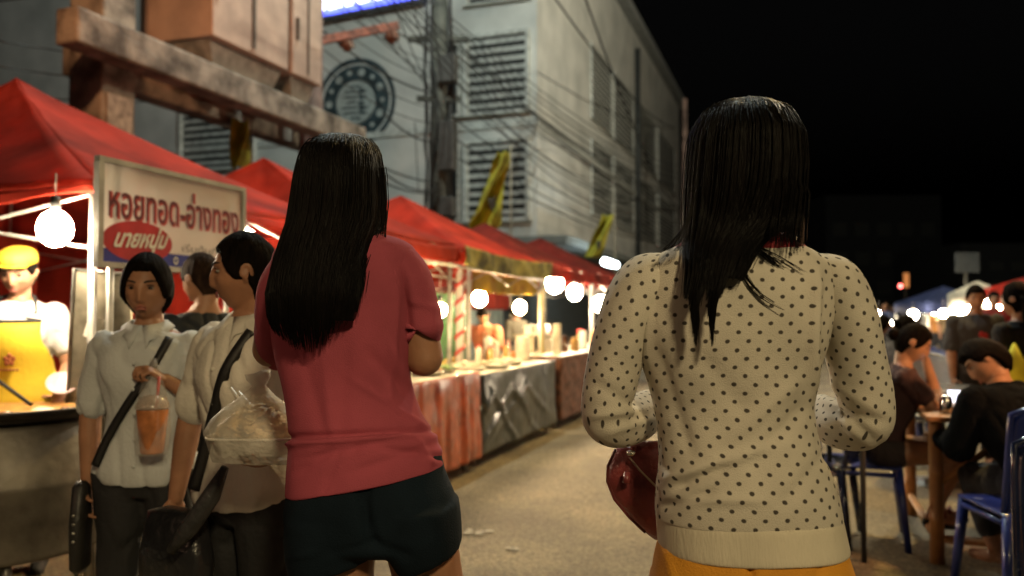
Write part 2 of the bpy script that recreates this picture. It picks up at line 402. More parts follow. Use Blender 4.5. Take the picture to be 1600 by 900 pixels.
g = G(); d = (b - a); ro = d.to_track_quat('Y', 'Z').to_matrix(); g.box((a + b) / 2, (.10, d.length, .12), ro); g.obj('crossarm', rust, pa, smooth=False)
por = M('porcelain_brown', (.20, .09, .06), r=.2, spec=.6)
for px, py in ((542, 70), (612, 58)):
    c = W(px, py, 12.6); g = G(); g.lathe(c, [(.02, .10), (.10, .08), (.05, .05), (.12, .03), (.06, 0), (.13, -.02), (.07, -.06), (.05, -.10), (.01, -.11)], 16); g.obj('insulator', por, pa)
pb = thing('utility_pole', 'dark utility pole wrapped in cable bundles beside the louvred windows', 'pole', S(13.6, -6.2, 0), 'utility poles')
darkp = M('dark_pole', (.075, .075, .06), r=.85, var=.3, scale=6, bump=.3)
bx, by = S(13.6, -6.2).x, S(13.6, -6.2).y
g = G(); g.tube([(bx, by, 0), (bx, by, 8.6)], [.19, .14], 14); g.obj('shaft', darkp, pb)
cabk = M('cable_black', (.014, .015, .015), r=.5, bump=0, var=.1)
g = G()
for k in range(7):
    a0 = rnd.uniform(0, 6.3); pts = []
    for i in range(16):
        z = 2.0 + i * .34; rr = .21 + .06 * rnd.random(); aa = a0 + .25 * math.sin(i * .7 + k)
        pts.append((bx + rr * math.cos(aa), by + rr * math.sin(aa), z))
    g.tube(pts, .018 + .012 * rnd.random(), 6)
g.obj('cable_bundle', cabk, pb)
for z, w_, h_ in ((5.7, .34, .5), (4.3, .3, .9), (3.2, .26, .35)):
    g = G(); g.box(V((bx + .18, by - .2, z)), (w_, .2, h_), RS); g.obj('junction_box', M('box_dark', (.06, .06, .055), r=.6), pb, smooth=False, bevel=.02)
for z_, w_ in ((6.3, 1.1), (5.2, .8)): g = G(); g.box((bx, by - .05, z_), (w_, .09, .1)); g.obj('crossarm', darkp, pb, smooth=False)
pc = thing('utility_pole', 'thin far pole seen just left of the dotted-sweater woman', 'pole', W(1072, 490, 30) - V((0, 0, CAMZ)), 'utility poles')
q = BASE[pc.name]; g = G(); g.tube([q, q + V((0, 0, 9.2))], [.13, .09], 10); g.obj('shaft', polec, pc)
# slack cables over the street, each one a thing
CN = [0]
ORD = 'first second third fourth fifth sixth seventh eighth ninth'.split()
LC = {}
def cable(p, q, sag, r=.012, lab=None):
    n = 18; pts = []
    for i in range(n + 1):
        u = i / n; c = p.lerp(q, u); c.z -= sag * 4 * u * (1 - u); pts.append(c)
    g = G(); g.tube(pts, r * .75, 5); lab = lab or 'slack cable between the concrete and wrapped poles'
    LC[lab] = LC.get(lab, 0) + 1; lab = lab + ', %s of its fan' % ORD[min(LC[lab] - 1, 8)]
    g.obj('cable', cabk, label=lab or 'black slack cable strung between the poles across the pale wall', cat='cable', group='cables strung over the market', origin=p)
B = lambda z, dx=0: V((bx + dx, by, z))
A = lambda z: S(10.6, -6.95, z)
for i in range(9):       # between the two poles
    cable(A(7.4 - i * .28), B(6.9 - i * .27), .10 + .12 * rnd.random(), .011 + .012 * (i % 3 == 0))
for i in range(7):       # from pole to the corner of the building and beyond
    cable(B(6.6 - .38 * i), S(30 + i, -5.2, 6.4 - .33 * i), .5 + .3 * rnd.random(), .018, 'sagging cable from the wrapped pole past the corner')
for i in range(6):
    cable(B(6.9 - .12 * i), S(46, -4.6, 9.5 - .4 * i), .9 + .2 * rnd.random(), .016, 'thin cable over the long side wall')
for i in range(7):       # high lines that leave the picture at the top
    a = W(500 + 34 * i, -30, 11); b = W(675 + 6 * i, 120 + 20 * i, 14.9); cable(a, b, .12, .012, 'thin cable coming from above to the wrapped pole')
for i in range(5):
    a = W(620 - 10 * i, -30, 10.5); b = W(840 + 24 * i, 140 + 46 * i, 22); cable(a, b, .4, .014, 'thin cable crossing the pale wall diagonally')
for i, (x0, y0, x1, y1) in enumerate(((598, 175, 690, 222), (520, 215, 690, 286), (560, 262, 690, 300), (600, 270, 690, 292))):
    cable(W(x0, y0, 12.4), W(x1, y1, 14.8), .15, .02, 'thick cable crossing the wall beside the round seal')
cable(W(848, -30, 15), W(1062, 200, 45), .7, .03, 'cable along the top of the long side wall')
cable(W(905, -30, 15), W(1066, 330, 45), .9, .03, 'cable running down across the side windows')
for x, y0, y1 in ((667, 130, 280), (648, 190, 300), (672, 60, 330)):
    cable(W(x, y0, 14.5), W(x + 6, y1, 14.5), 0, .012, 'cable end dangling beside the wrapped pole')
for i in range(3): cable(W(-20, 60 + 40 * i, 9), A(5.6 - .3 * i), .3, .01, 'thin cable above the red tents at left')
cable(W(-20, 4, 7.5), W(1000, -6, 9), -.2, .01, 'thin cable high above the whole street')

# ---------------- tents and stalls ----------------
def tent_mat(name, c, tr=.35): return M(name, c, r=.75, var=.25, scale=2.2, bump=.35, bscale=7, transl=tr, spec=.15)
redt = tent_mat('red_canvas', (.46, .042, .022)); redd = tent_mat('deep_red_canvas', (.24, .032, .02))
frame_m = M('tent_frame', (.55, .54, .50), r=.4, metal=.5)
def tent(lab, s0, s1, t0, t1, ze, zp, fab, leg_m=frame_m, back=None, sides=(), ps=None, pt=None, seed=0, val=.15):
    sc_, tc_ = ps or (s0 + s1) / 2, pt or (t0 + t1) / 2
    tn = thing('market_tent', lab, 'tent', S(sc_, tc_, 0), 'red market tents along the road')
    cs = [(s0, t1), (s1, t1), (s1, t0), (s0, t0)]; g = G()
    for k in range(4):
        a, b = cs[k], cs[(k + 1) % 4]
        def fn(u, v, a=a, b=b):
            es, et = a[0] + (b[0] - a[0]) * u, a[1] + (b[1] - a[1]) * u
            s_, t_ = es + (sc_ - es) * v, et + (tc_ - et) * v
            z = ze + (zp - ze) * v ** 1.12 - .10 * math.sin(math.pi * u) * (1 - v) * v * 2
            z += .028 * (noise.noise(V((s_ * 3, t_ * 3, seed))) + .5 * noise.noise(V((s_ * 9 + u * 3, t_ * 9, seed)))) * (1 if 0 < u < 1 else .2) - .03 * math.sin(math.pi * u) * (v < .01)
            return S(s_, t_, z)
        g.grid(fn, 22, 16)
    g.obj('roof', fab, tn, thick=.004)
    g = G()
    for k in range(4):
        a, b = cs[k], cs[(k + 1) % 4]
        def fv(u, v, a=a, b=b, k=k):
            o = .012 * math.sin(u * 37 + k) * v
            s_, t_ = a[0] + (b[0] - a[0]) * u, a[1] + (b[1] - a[1]) * u
            nx = ((s_ - sc_) * .02, (t_ - tc_) * .02)
            return S(s_ + nx[0] * (v + .1) + o, t_ + nx[1] * (v + .1) + o, ze - .01 - .03 * math.sin(math.pi * u) - (val + .012 * math.sin(u * 25)) * v)
        g.grid(fv, 40, 4)
    g.obj('valance', fab, tn, thick=.004)
    for s_, t_ in cs:
        g = G(); q = S(s_ + (sc_ - s_) * .04, t_ + (tc_ - t_) * .04, 0); g.tube([q, q + V((0, 0, ze - .02))], .02, 8); g.obj('leg', leg_m, tn)
    g = G()
    for k in range(4):
        a, b = cs[k], cs[(k + 1) % 4]; A0 = S(a[0] + (sc_ - a[0]) * .05, a[1] + (tc_ - a[1]) * .05, ze - .05); B0 = S(b[0] + (sc_ - b[0]) * .05, b[1] + (tc_ - b[1]) * .05, ze - .05)
        dz = V((0, 0, -.26)); m = (A0 + B0) / 2
        for p, q in ((A0, m + dz), (A0 + dz, m), (m, B0 + dz), (m + dz, B0)): g.tube([p, q], .009, 5)
        g.tube([A0, S(sc_, tc_, zp - .08)], .011, 6)
    g.obj('truss', leg_m, tn)
    return tn
T1 = tent('nearest red tent, over the griddle stall with the sign', 2.95, 5.35, -6.6, -3.08, 1.90, 2.83, redt, ps=4.0, pt=-4.9, seed=1, val=.05)
T2 = tent('small red tent peak between the sign and the pink-top woman', 5.45, 7.0, -6.0, -3.0, 1.92, 2.69, redt, ps=6.2, pt=-4.56, seed=2)
T3 = tent('red tent over the gift stall with striped post and yellow banner', 7.0, 9.3, -5.6, -2.85, 1.88, 2.57, redt, ps=8.0, pt=-4.1, seed=3)
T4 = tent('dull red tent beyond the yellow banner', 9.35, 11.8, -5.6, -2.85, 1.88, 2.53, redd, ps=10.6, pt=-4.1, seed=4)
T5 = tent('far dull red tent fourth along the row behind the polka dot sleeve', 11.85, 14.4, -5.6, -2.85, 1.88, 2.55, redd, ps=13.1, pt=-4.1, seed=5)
# back curtains
def curtain(lab, s0, s1, t, z0, z1, m, amp=.04, name='curtain', cat='curtain', t2=None, fr=40):
    g = G()
    def fn(u, v):
        o = amp * math.sin(u * fr) * (.4 + .6 * (1 - v)) + .02 * noise.noise(V((u * 9, v * 4, s0)))
        return S(s0 + (s1 - s0) * u, t + ((t2 or t) - t) * u + o, z0 + (z1 - z0) * v)
    g.grid(fn, 60, 10); return g.obj(name, m, label=lab, cat=cat, thick=.004)
curtain('red cloth wall hanging at the back of the griddle stall', 2.9, 5.4, -6.3, .1, 1.95, redt, .05)
g = G(); g.grid(lambda u, v: S(5.35 + .03 * math.sin(v * 9), -6.3 + 2.6 * u, .3 + 1.6 * v + .02 * math.sin(u * 30)), 40, 8); g.obj('curtain', redt, label='red side cloth between the griddle stall and the next tent', cat='curtain', thick=.004)
curtain('bright red cloth hanging under the small red tent', 5.6, 7.0, -4.9, .6, 1.95, redt, .05)
teal = M('teal_sheet', (.05, .085, .085), r=.6, var=.3, scale=3)
curtain('dark teal sheet behind the vendor with the towel', 7.3, 9.3, -5.3, .1, 1.6, teal, .03)
curtain('grey teal sheet behind the drinks stall', 9.4, 14.3, -5.2, .1, 1.55, M('grey_teal_sheet', (.14, .19, .18), r=.6, var=.3, scale=3), .03)
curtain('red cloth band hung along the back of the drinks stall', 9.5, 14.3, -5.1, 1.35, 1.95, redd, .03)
# green mesh panel
gm = M('green_mesh', (.06, .20, .07), r=.5, bump=0)
mp = thing('mesh_panel', 'green wire mesh panel at the side of the gift stall', 'panel', S(8.1, -3.62, 0))
g = G()
for i in range(23): g.tube([S(7.55 + .05 * i, -3.60, .7), S(7.55 + .05 * i, -3.60, 1.5)], .006, 4)
for i in range(17): g.tube([S(7.55, -3.59, .7 + .048 * i), S(8.65, -3.59, .7 + .048 * i)], .006, 4)
g.obj('grid', gm, mp)
g = G(); g.sbox(7.55, 8.65, -3.66, -3.64, .4, 1.5); g.obj('backing', M('green_backing', (.10, .26, .12), r=.7, var=.3, scale=6), mp, smooth=False)
# striped and pale tent posts
st = thing('striped_post', 'post wrapped in red and white spiral ribbon at the gift stall', 'post', S(7.06, -3.0, 0))
g = G(); q = S(7.06, -3.0, 0); g.tube([q, q + V((0, 0, 1.86))], .035, 10); g.obj('post', M('post_white', (.7, .66, .6)), st)
g = G()
pts = [q + V((.037 * math.cos(i * .5), .037 * math.sin(i * .5), .03 + i * .0125)) for i in range(145)]; g.tube(pts, .016, 5); g.obj('ribbon', M('ribbon_red', (.6, .04, .03), r=.4), st)
yp = thing('bamboo_post', 'pale yellow bamboo post between the grey and brown counters', 'post', S(9.28, -2.9, 0))
g = G(); q = S(9.28, -2.9, 0); g.tube([q + V((0, 0, z)) for z in (0, .3, .31, .32, .8, .81, .82, 1.3, 1.31, 1.32, 1.9)], [.038, .036, .042, .036, .035, .041, .035, .034, .04, .034, .033], 12); g.obj('cane', M('bamboo_yellow', (.52, .42, .15), r=.45), yp)
# yellow banners under the gift tent
def ban_mat():
    m = M('yellow_banner', (.55, .40, .05), r=.7, var=.2, scale=5, bump=.3, bscale=20, transl=.3)
    t = m.node_tree; n = t.nodes; L = t.links; vo = n.new('ShaderNodeTexVoronoi'); vo.inputs['Scale'].default_value = 7
    tc = [x for x in n if x.type == 'TEX_COORD'][0]; L.new(tc.outputs['Object'], vo.inputs['Vector'])
    lt = n.new('ShaderNodeMath'); lt.operation = 'LESS_THAN'; lt.inputs[1].default_value = .32; L.new(vo.outputs['Distance'], lt.inputs[0])
    cr = [x for x in n if x.type == 'VALTORGB'][0]; mx = n.new('ShaderNodeMix'); mx.data_type = 'RGBA'
    mx.inputs[7].default_value = (.35, .16, .02, 1); L.new(lt.outputs[0], mx.inputs[0]); L.new(cr.outputs[0], mx.inputs[6]); L.new(mx.outputs[2], n['Principled BSDF'].inputs['Base Color']); return m
bm_ = ban_mat()
def banner(lab, s0, s1, t, z0, z1, m, sag=.04):
    g = G(); g.grid(lambda u, v: S(s0 + (s1 - s0) * u, t + .015 * math.sin(u * 30 + v * 3), z0 + (z1 - z0) * v - sag * math.sin(math.pi * u)), 50, 8)
    return g.obj('banner', m, label=lab, cat='banner', thick=.003, group='yellow banners on the gift stall')
banner('olive yellow cloth banner draped along the tent edge above the posts', 6.6, 9.25, -2.76, 1.70, 1.88, M('olive_banner', (.30, .27, .06), r=.7, var=.4, scale=6, bump=.4, bscale=15, transl=.2))
banner('flowered yellow banner hung below the tent edge above the bulbs', 7.15, 9.2, -2.92, 1.50, 1.69, bm_, .02)
g = G(); g.tube([S(5.4, -2.80, 1.70), S(9.2, -2.82, 1.665)], .014, 6); g.obj('tube_rail', frame_m, label='pale horizontal rail along the front of the gift tent', cat='rail')
# yellow flags
fl = M('flag_yellow', (.60, .58, .06), r=.75, var=.25, scale=4, bump=.3, bscale=12, transl=.35); fk = M('flag_mark', (.05, .05, .03))
def flag(lab, pts, Y, mark):
    """pts: left/right outline from top to bottom; hanging folded cloth on a thin staff"""
    base = W(pts[0][0], 490, Y); base.z = 0; f = thing('yellow_flag', lab, 'flag', base, 'yellow flags above the tents')
    g = G(); rr = crom(pts, 5); fr, bk = [], []; n = 10
    for x0, x1, y in rr:
        a = W(x0, y, Y); b = W(x1, y, Y); ring = []
        for j in range(n): 
            u = j / (n - 1); p = a.lerp(b, u); p.y += .10 * math.sin(u * 8 + y * .05); ring.append(p)
        fr.append(ring)
    g.rings(fr, cap=False, closed=False); g.obj('cloth', fl, f, thick=.004)
    g = G(); t0 = W(pts[0][1] + 2, pts[0][2] - 12, Y); g.tube([V((t0.x, t0.y, 0)), t0], .014, 6); g.obj('staff', M('staff_grey', (.25, .22, .15)), f)
    g = G(); x, y, r_ = mark; c = W(x, y, Y - .14); 
    for dx, dz, q in ((0, 0, 1), (.6, .9, .5), (-.5, .8, .45), (.1, -1.1, .6), (.7, -.4, .4)): g.ell(c + V((dx * r_, 0, dz * r_)), (r_ * q * .7, .01, r_ * q))
    g.obj('printed_mark', fk, f)
flag('tall yellow flag above the gift tent in front of the lower louvred window', [(778, 796, 238), (768, 796, 258), (764, 790, 275), (752, 786, 305), (745, 784, 330), (733, 782, 352), (740, 764, 362)], 12.5, (768, 318, .07))
flag('yellow flag drooping by the far end of the tent row', [(940, 958, 336), (936, 956, 350), (926, 950, 368), (918, 944, 390), (914, 936, 402)], 15.5, (935, 382, .06))
flag('yellow flag strip hanging below the concrete beam on the left', [(362, 392, 188), (363, 391, 215), (361, 388, 240), (360, 386, 262)], 11.0, (376, 300, .01))
# fluorescent tube under the canopy
g = G(); a = W(945, 409, 19); b = W(962, 414, 21); g.tube([a, b], .09, 10); g.obj('tube_lamp', M('tube_glow', (.8, .95, 1), es=14, ec=(.8, .95, 1), bump=0), label='white fluorescent tube glowing under the building canopy', cat='lamp')

# bulbs
bulb_m = M('bulb_glow', (1, .9, .7), es=260, ec=(1, .70, .34), bump=0); bulb_n = M('bulb_white_glow', (1, .95, .85), es=250, ec=(1, .80, .55), bump=0)
sock = M('socket_black', (.03, .03, .03), r=.4); cordm = M('cord_white', (.5, .45, .4))
def bulb(lab, p, top, r=.06, m=bulb_m):
    p = V(p); t = thing('hanging_bulb', lab, 'light bulb', p + V((0, 0, -r)), 'bare bulbs lighting the stalls')
    g = G(); g.ell(p, (r, r, r * 1.12), n=12, m=8); g.obj('glass', m, t)
    g = G(); g.tube([p + V((0, 0, r)), p + V((0, 0, r + .07))], .022, 10); g.obj('socket', sock, t)
    g = G(); g.tube([p + V((0, 0, r + .07)), V((p.x, p.y, top))], .004, 5); g.obj('cord', cordm, t)
bulb('large glaring bulb above the griddle vendor', W(86, 357, 3.72), 1.92, .075, bulb_n)
bulb('bright bulb glaring behind the right edge of the sign', W(384, 380, 5.17), 1.95, .08, bulb_n)
bulb('bulb beside the pink-top woman, nearest of the gift stall', S(6.18, -2.8, 1.31), 1.68, .052)
bulb('bulb over the vendor with the towel', S(7.56, -3.0, 1.43), 1.68, .072)
bulb('bulb to the left of the pale bamboo post', S(8.8, -3.0, 1.35), 1.66, .07)
bulb('first bulb right of the bamboo post, largest of the far three', S(10.2, -3.0, 1.67), 1.86, .11, bulb_n)
bulb('middle bulb of the far three at the drinks stall', S(11.2, -3.0, 1.58), 1.86, .10, bulb_n)
bulb('bulb next to the polka dot sleeve, last of the far three', S(12.8, -3.0, 1.43), 1.86, .12, bulb_n)

# counters
tops = M('counter_board', (.40, .36, .26), r=.5, var=.25)
def counter(lab, s0, s1, z, m, fold, name='market_counter'):
    c = thing(name, lab, 'counter', S((s0 + s1) / 2, -2.9, 0), 'cloth fronted counters along the road')
    g = G(); g.sbox(s0, s1, -3.35, -2.52, z - .03, z); g.obj('top', tops, c, smooth=False)
    g = G(); n = 70
    def path(u):
        L1 = .8; L2 = s1 - s0; tot = L1 * 2 + L2; d = u * tot
        if d < L1: return s0 - .004, -3.3 + d, (-1, 0)
        if d < L1 + L2: return s0 + d - L1, -2.5, (0, 1)
        return s1 + .004, -2.5 - (d - L1 - L2), (1, 0)
    def fn(u, v):
        s_, t_, nn = path(u); o = .006 + fold(u * (s1 - s0 + 1.6), v)
        zz = z + .006 - (z - .10) * v
        return S(s_ + nn[0] * o, t_ + nn[1] * o, zz)
    g.grid(fn, 140, 30); g.obj('cloth', m, c, thick=.004)
    for a in (s0 + .06, s1 - .06):
        for b in (-3.28, -2.6):
            gg = G(); p = S(a, b, 0); gg.tube([p, p + V((0, 0, z - .03))], .017, 8); gg.obj('leg', frame_m, c)
    return c
def f1(a, v): return .025 * v * (math.sin(a * 26) * .5 + math.sin(a * 41 + 1) * .3) + .012 * noise.noise(V((a * 9, v * 3, 1))) + .02 * v
def f2(a, v):
    w_ = 0
    for k, (a0, amp) in enumerate(((1.0, .05), (1.5, .045), (1.9, .03))):
        x = (a - a0); w_ += amp * math.exp(-((v - .25 - .9 * abs(x) * (1.2 - k * .2)) / .05) ** 2) * math.exp(-(x / .7) ** 2)
    return w_ * .7 + .03 * noise.noise(V((a * 2.5, v * 1.6, 2))) + .006 * noise.noise(V((a * 14, v * 5, 2)))
def f3(a, v): return .02 * noise.noise(V((a * 4, v * 4, 5))) + .010 * noise.noise(V((a * 14, v * 12, 5)))
redcl = M('oilcloth_redbrown', (.42, .085, .035), r=.25, var=.4, scale=9, bump=.15, bscale=14, coat=.5, c2=(.22, .045, .02))
counter('counter fronted in shiny red-brown oilcloth next to the pink-top woman', 4.3, 6.30, .80, redcl, f1)
counter('counter wrapped in wrinkled dark grey plastic sheet', 6.36, 8.55, .77, M('grey_plastic', (.028, .036, .038), r=.28, var=.2, scale=4, bump=.12, bscale=20, coat=.25), f2)
counter('counter with rough brown cloth front right of the grey one', 8.75, 10.6, .80, M('brown_cloth', (.14, .055, .035), r=.8, var=.3, scale=14, bump=.5, bscale=40), f3)
counter('far counter with dark cloth behind the polka dot sleeve', 10.75, 13.0, .80, M('dark_cloth', (.08, .045, .035), r=.8, var=.3), f3)
# ---------------- people ----------------
skin = M('skin_tan', (.42, .22, .13), r=.5, var=.12, scale=14, bump=.06, bscale=150, spec=.4)
skin_d = M('skin_brown', (.33, .16, .09), r=.5, var=.12, scale=14, bump=.06, bscale=150, spec=.4)
hairm = M('hair_black', (.004, .0028, .0022), r=.5, var=.3, scale=60, bump=.35, bscale=160, spec=.12, stretch=(1, 1, .12))
hair_f = M('hair_matte', (.006, .004, .003), r=.75, var=.3, scale=60, bump=.3, bscale=160, spec=.04, stretch=(1, 1, .12))
hair_b = M('hair_brown', (.03, .016, .010), r=.75, spec=.06, var=.3, scale=60, bump=.4, bscale=160, stretch=(1, 1, .2))
eyew = M('eye_white', (.30, .26, .22), r=.2, bump=0); iris = M('iris_dark', (.02, .012, .01), r=.15, bump=0)
lipm = M('lips', (.38, .12, .09), r=.4, bump=0); brow = M('brow_dark', (.02, .014, .01), r=.8)

def head_pt(d, hair=0):
    """d: unit direction, x right, y forward, z up ; returns a point of the head about its centre"""
    x, y, z = d; p = V((x * .074, y * .094, z * .114))
    if y < 0 and z < -.25: p.y *= 1 - .35 * sst(-.25, -.9, z)
    if z < -.15:
        k = sst(-.15, -1, z); p.x *= 1 - .30 * k
        if y > 0: p.y += .004 * k
    if y > 0:
        p.y = p.y * (1 - .06 * sst(.3, -.4, z))
        X, Z = p.x, p.z
        f = sst(.25, .7, y)
        p.y += f * (.020 * math.exp(-(X / .0115) ** 2) * sst(.020, -.030, Z) * sst(-.046, -.034, Z))           # nose
        p.y += f * .008 * math.exp(-(X / .012) ** 2) * math.exp(-((Z - .005) / .02) ** 2)
        p.y += f * .006 * math.exp(-((abs(X) - .011) / .006) ** 2) * math.exp(-((Z + .034) / .007) ** 2)        # nostrils
        p.y -= f * .010 * math.exp(-((abs(X) - .031) / .014) ** 2) * math.exp(-((Z - .010) / .011) ** 2)        # sockets
        p.y += f * .004 * math.exp(-((abs(X) - .03) / .02) ** 2) * math.exp(-((Z - .030) / .008) ** 2)          # brow
        p.y += f * .005 * math.exp(-((abs(X) - .042) / .016) ** 2) * math.exp(-((Z + .018) / .016) ** 2)        # cheeks
        p.y += f * (.007 * math.exp(-(X / .020) ** 2) * (math.exp(-((Z + .054) / .0045) ** 2) + 1.0 * math.exp(-((Z + .065) / .005) ** 2)))
        p.y += f * .008 * math.exp(-(X / .018) ** 2) * math.exp(-((Z + .098) / .012) ** 2)                      # chin
    return p
def sphere_dirs(n, m):
    out = []
    for i in range(1, m):
        a = math.pi * i / m; out.append([V((math.sin(a) * math.sin(2 * math.pi * j / n), math.sin(a) * math.cos(2 * math.pi * j / n), -math.cos(a))) for j in range(n)])
    return out
def head_into(g, T, n=56, m=46, ears=True):
    g.rings([[T(head_pt(d)) for d in ring] for ring in sphere_dirs(n, m)])
    if ears:
        for sx in (-1, 1):
            pts = []
            for k in range(9):
                a = R(200 - k * 32) ; pts.append(T(V((sx * (.073 + .010 * (k < 7)), -.008 - .016 * math.cos(a) * 1.0, -.004 + .028 * math.sin(a)))))
            g.tube(pts, .0055, 6)
            g.ell(T(V((sx * .074, -.006, -.006))), (.010, .013, .024), n=8, m=6)
def hair_cap(g, T, style='short', n=72, m=60, seed=0, thick=.010):
    rg = []
    for ring in sphere_dirs(n, m):
        rr = []
        for d in ring:
            p = head_pt(d); X, Y, Z = p
            az = math.atan2(abs(d.x), d.y)          # 0 front .. pi back
            if style in ('tied', 'fringe'): line = .066 - .085 * sst(.5, 1.35, az) - .10 * sst(1.5, 2.4, az)
            elif style == 'short': line = .058 - .055 * sst(.75, 1.25, az) - .080 * sst(1.6, 2.3, az)
            else: line = .070 - .10 * sst(.5, 1.2, az) - .11 * sst(1.3, 2.2, az)
            line += .004 * noise.noise(V((d.x * 9, d.y * 9, seed)))
            mk = sst(line - .008, line + .008, Z)
            q = V((d.x, d.y, max(d.z, 0))).normalized()
            st = noise.noise(V((az * 14, d.z * 3, seed))) * .0035
            rr.append(T(p + d * (-.006 + (thick + .006 + st) * mk) + V((0, 0, .006 * mk * max(0, d.z)))))
        rg.append(rr)
    g.rings(rg)
def finger_chain(g, base, dir_, nrm, L, r, curl):
    p = base; d = dir_.normalized(); ax = d.cross(nrm).normalized()
    for k, f in enumerate((.45, .3, .25)):
        d = (Matrix.Rotation(curl[k], 3, ax) @ d).normalized(); q = p + d * (L * f)
        g.cap(p, r * (1 - .08 * k), q, r * (.92 - .1 * k), 8); p = q
def hand_into(g, wrist, d, nrm, side=1, curl=.35, k=1.0, spread=.06):
    """d: along the hand, nrm: palm normal (fingers curl towards it), side: +1 thumb on d x nrm side"""
    d = d.normalized(); nrm = (nrm - d * nrm.dot(d)).normalized(); sx = d.cross(nrm).normalized() * side
    rot = Matrix((sx, d, nrm)).transposed()
    g.ell(wrist + d * .045 * k, (.040 * k, .052 * k, .015 * k), rot, 12, 8)
    for i, (o, L, r) in enumerate(((.030, .074, .0085), (.0105, .082, .0088), (-.0095, .077, .0084), (-.029, .062, .0075))):
        b = wrist + d * (.080 * k - abs(i - 1.3) * .004 * k) + sx * (o * k)
        dd = (d + sx * (spread * (1.4 - i))).normalized(); c = curl * (1 + .12 * i)
        finger_chain(g, b, dd, nrm, L * k, r * k, (c * .8, c * 1.2, c * .9))
    tb = wrist + d * .025 * k + sx * .030 * k + nrm * .004
    td = (d * .62 + sx * .72 + nrm * .35).normalized()
    finger_chain(g, tb, td, nrm, .066 * k, .0098 * k, (.1, .25, .3))

RING_F = [(.74, .085, .075, 0), (.80, .150, .100, -.005), (.86, .160, .108, -.008), (.93, .140, .095, -.002), (1.00, .120, .085, .004), (1.08, .126, .092, .010), (1.16, .142, .105, .014), (1.23, .150, .098, .008), (1.285, .150, .080, 0), (1.32, .115, .062, -.004), (1.345, .062, .052, -.008), (1.37, .047, .048, -.010)]
RING_M = [(.74, .085, .080, 0), (.80, .145, .105, -.003), (.86, .150, .110, -.004), (.93, .145, .100, .002), (1.00, .142, .098, .006), (1.08, .150, .104, .008), (1.16, .164, .112, .008), (1.23, .176, .108, .004), (1.285, .176, .088, -.002), (1.325, .125, .066, -.006), (1.35, .070, .058, -.010), (1.375, .054, .054, -.012)]
def ell_ring(c, a, b, n=28, ex=2.35, T=None, rot=0):
    out = []
    for j in range(n):
        th = 2 * math.pi * j / n; cx, sy = math.cos(th), math.sin(th)
        x = a * math.copysign(abs(cx) ** (2 / ex), cx); y = b * math.copysign(abs(sy) ** (2 / ex), sy)
        p = V((c[0] + x, c[1] + y, c[2])); out.append(T(p) if T else p)
    return out

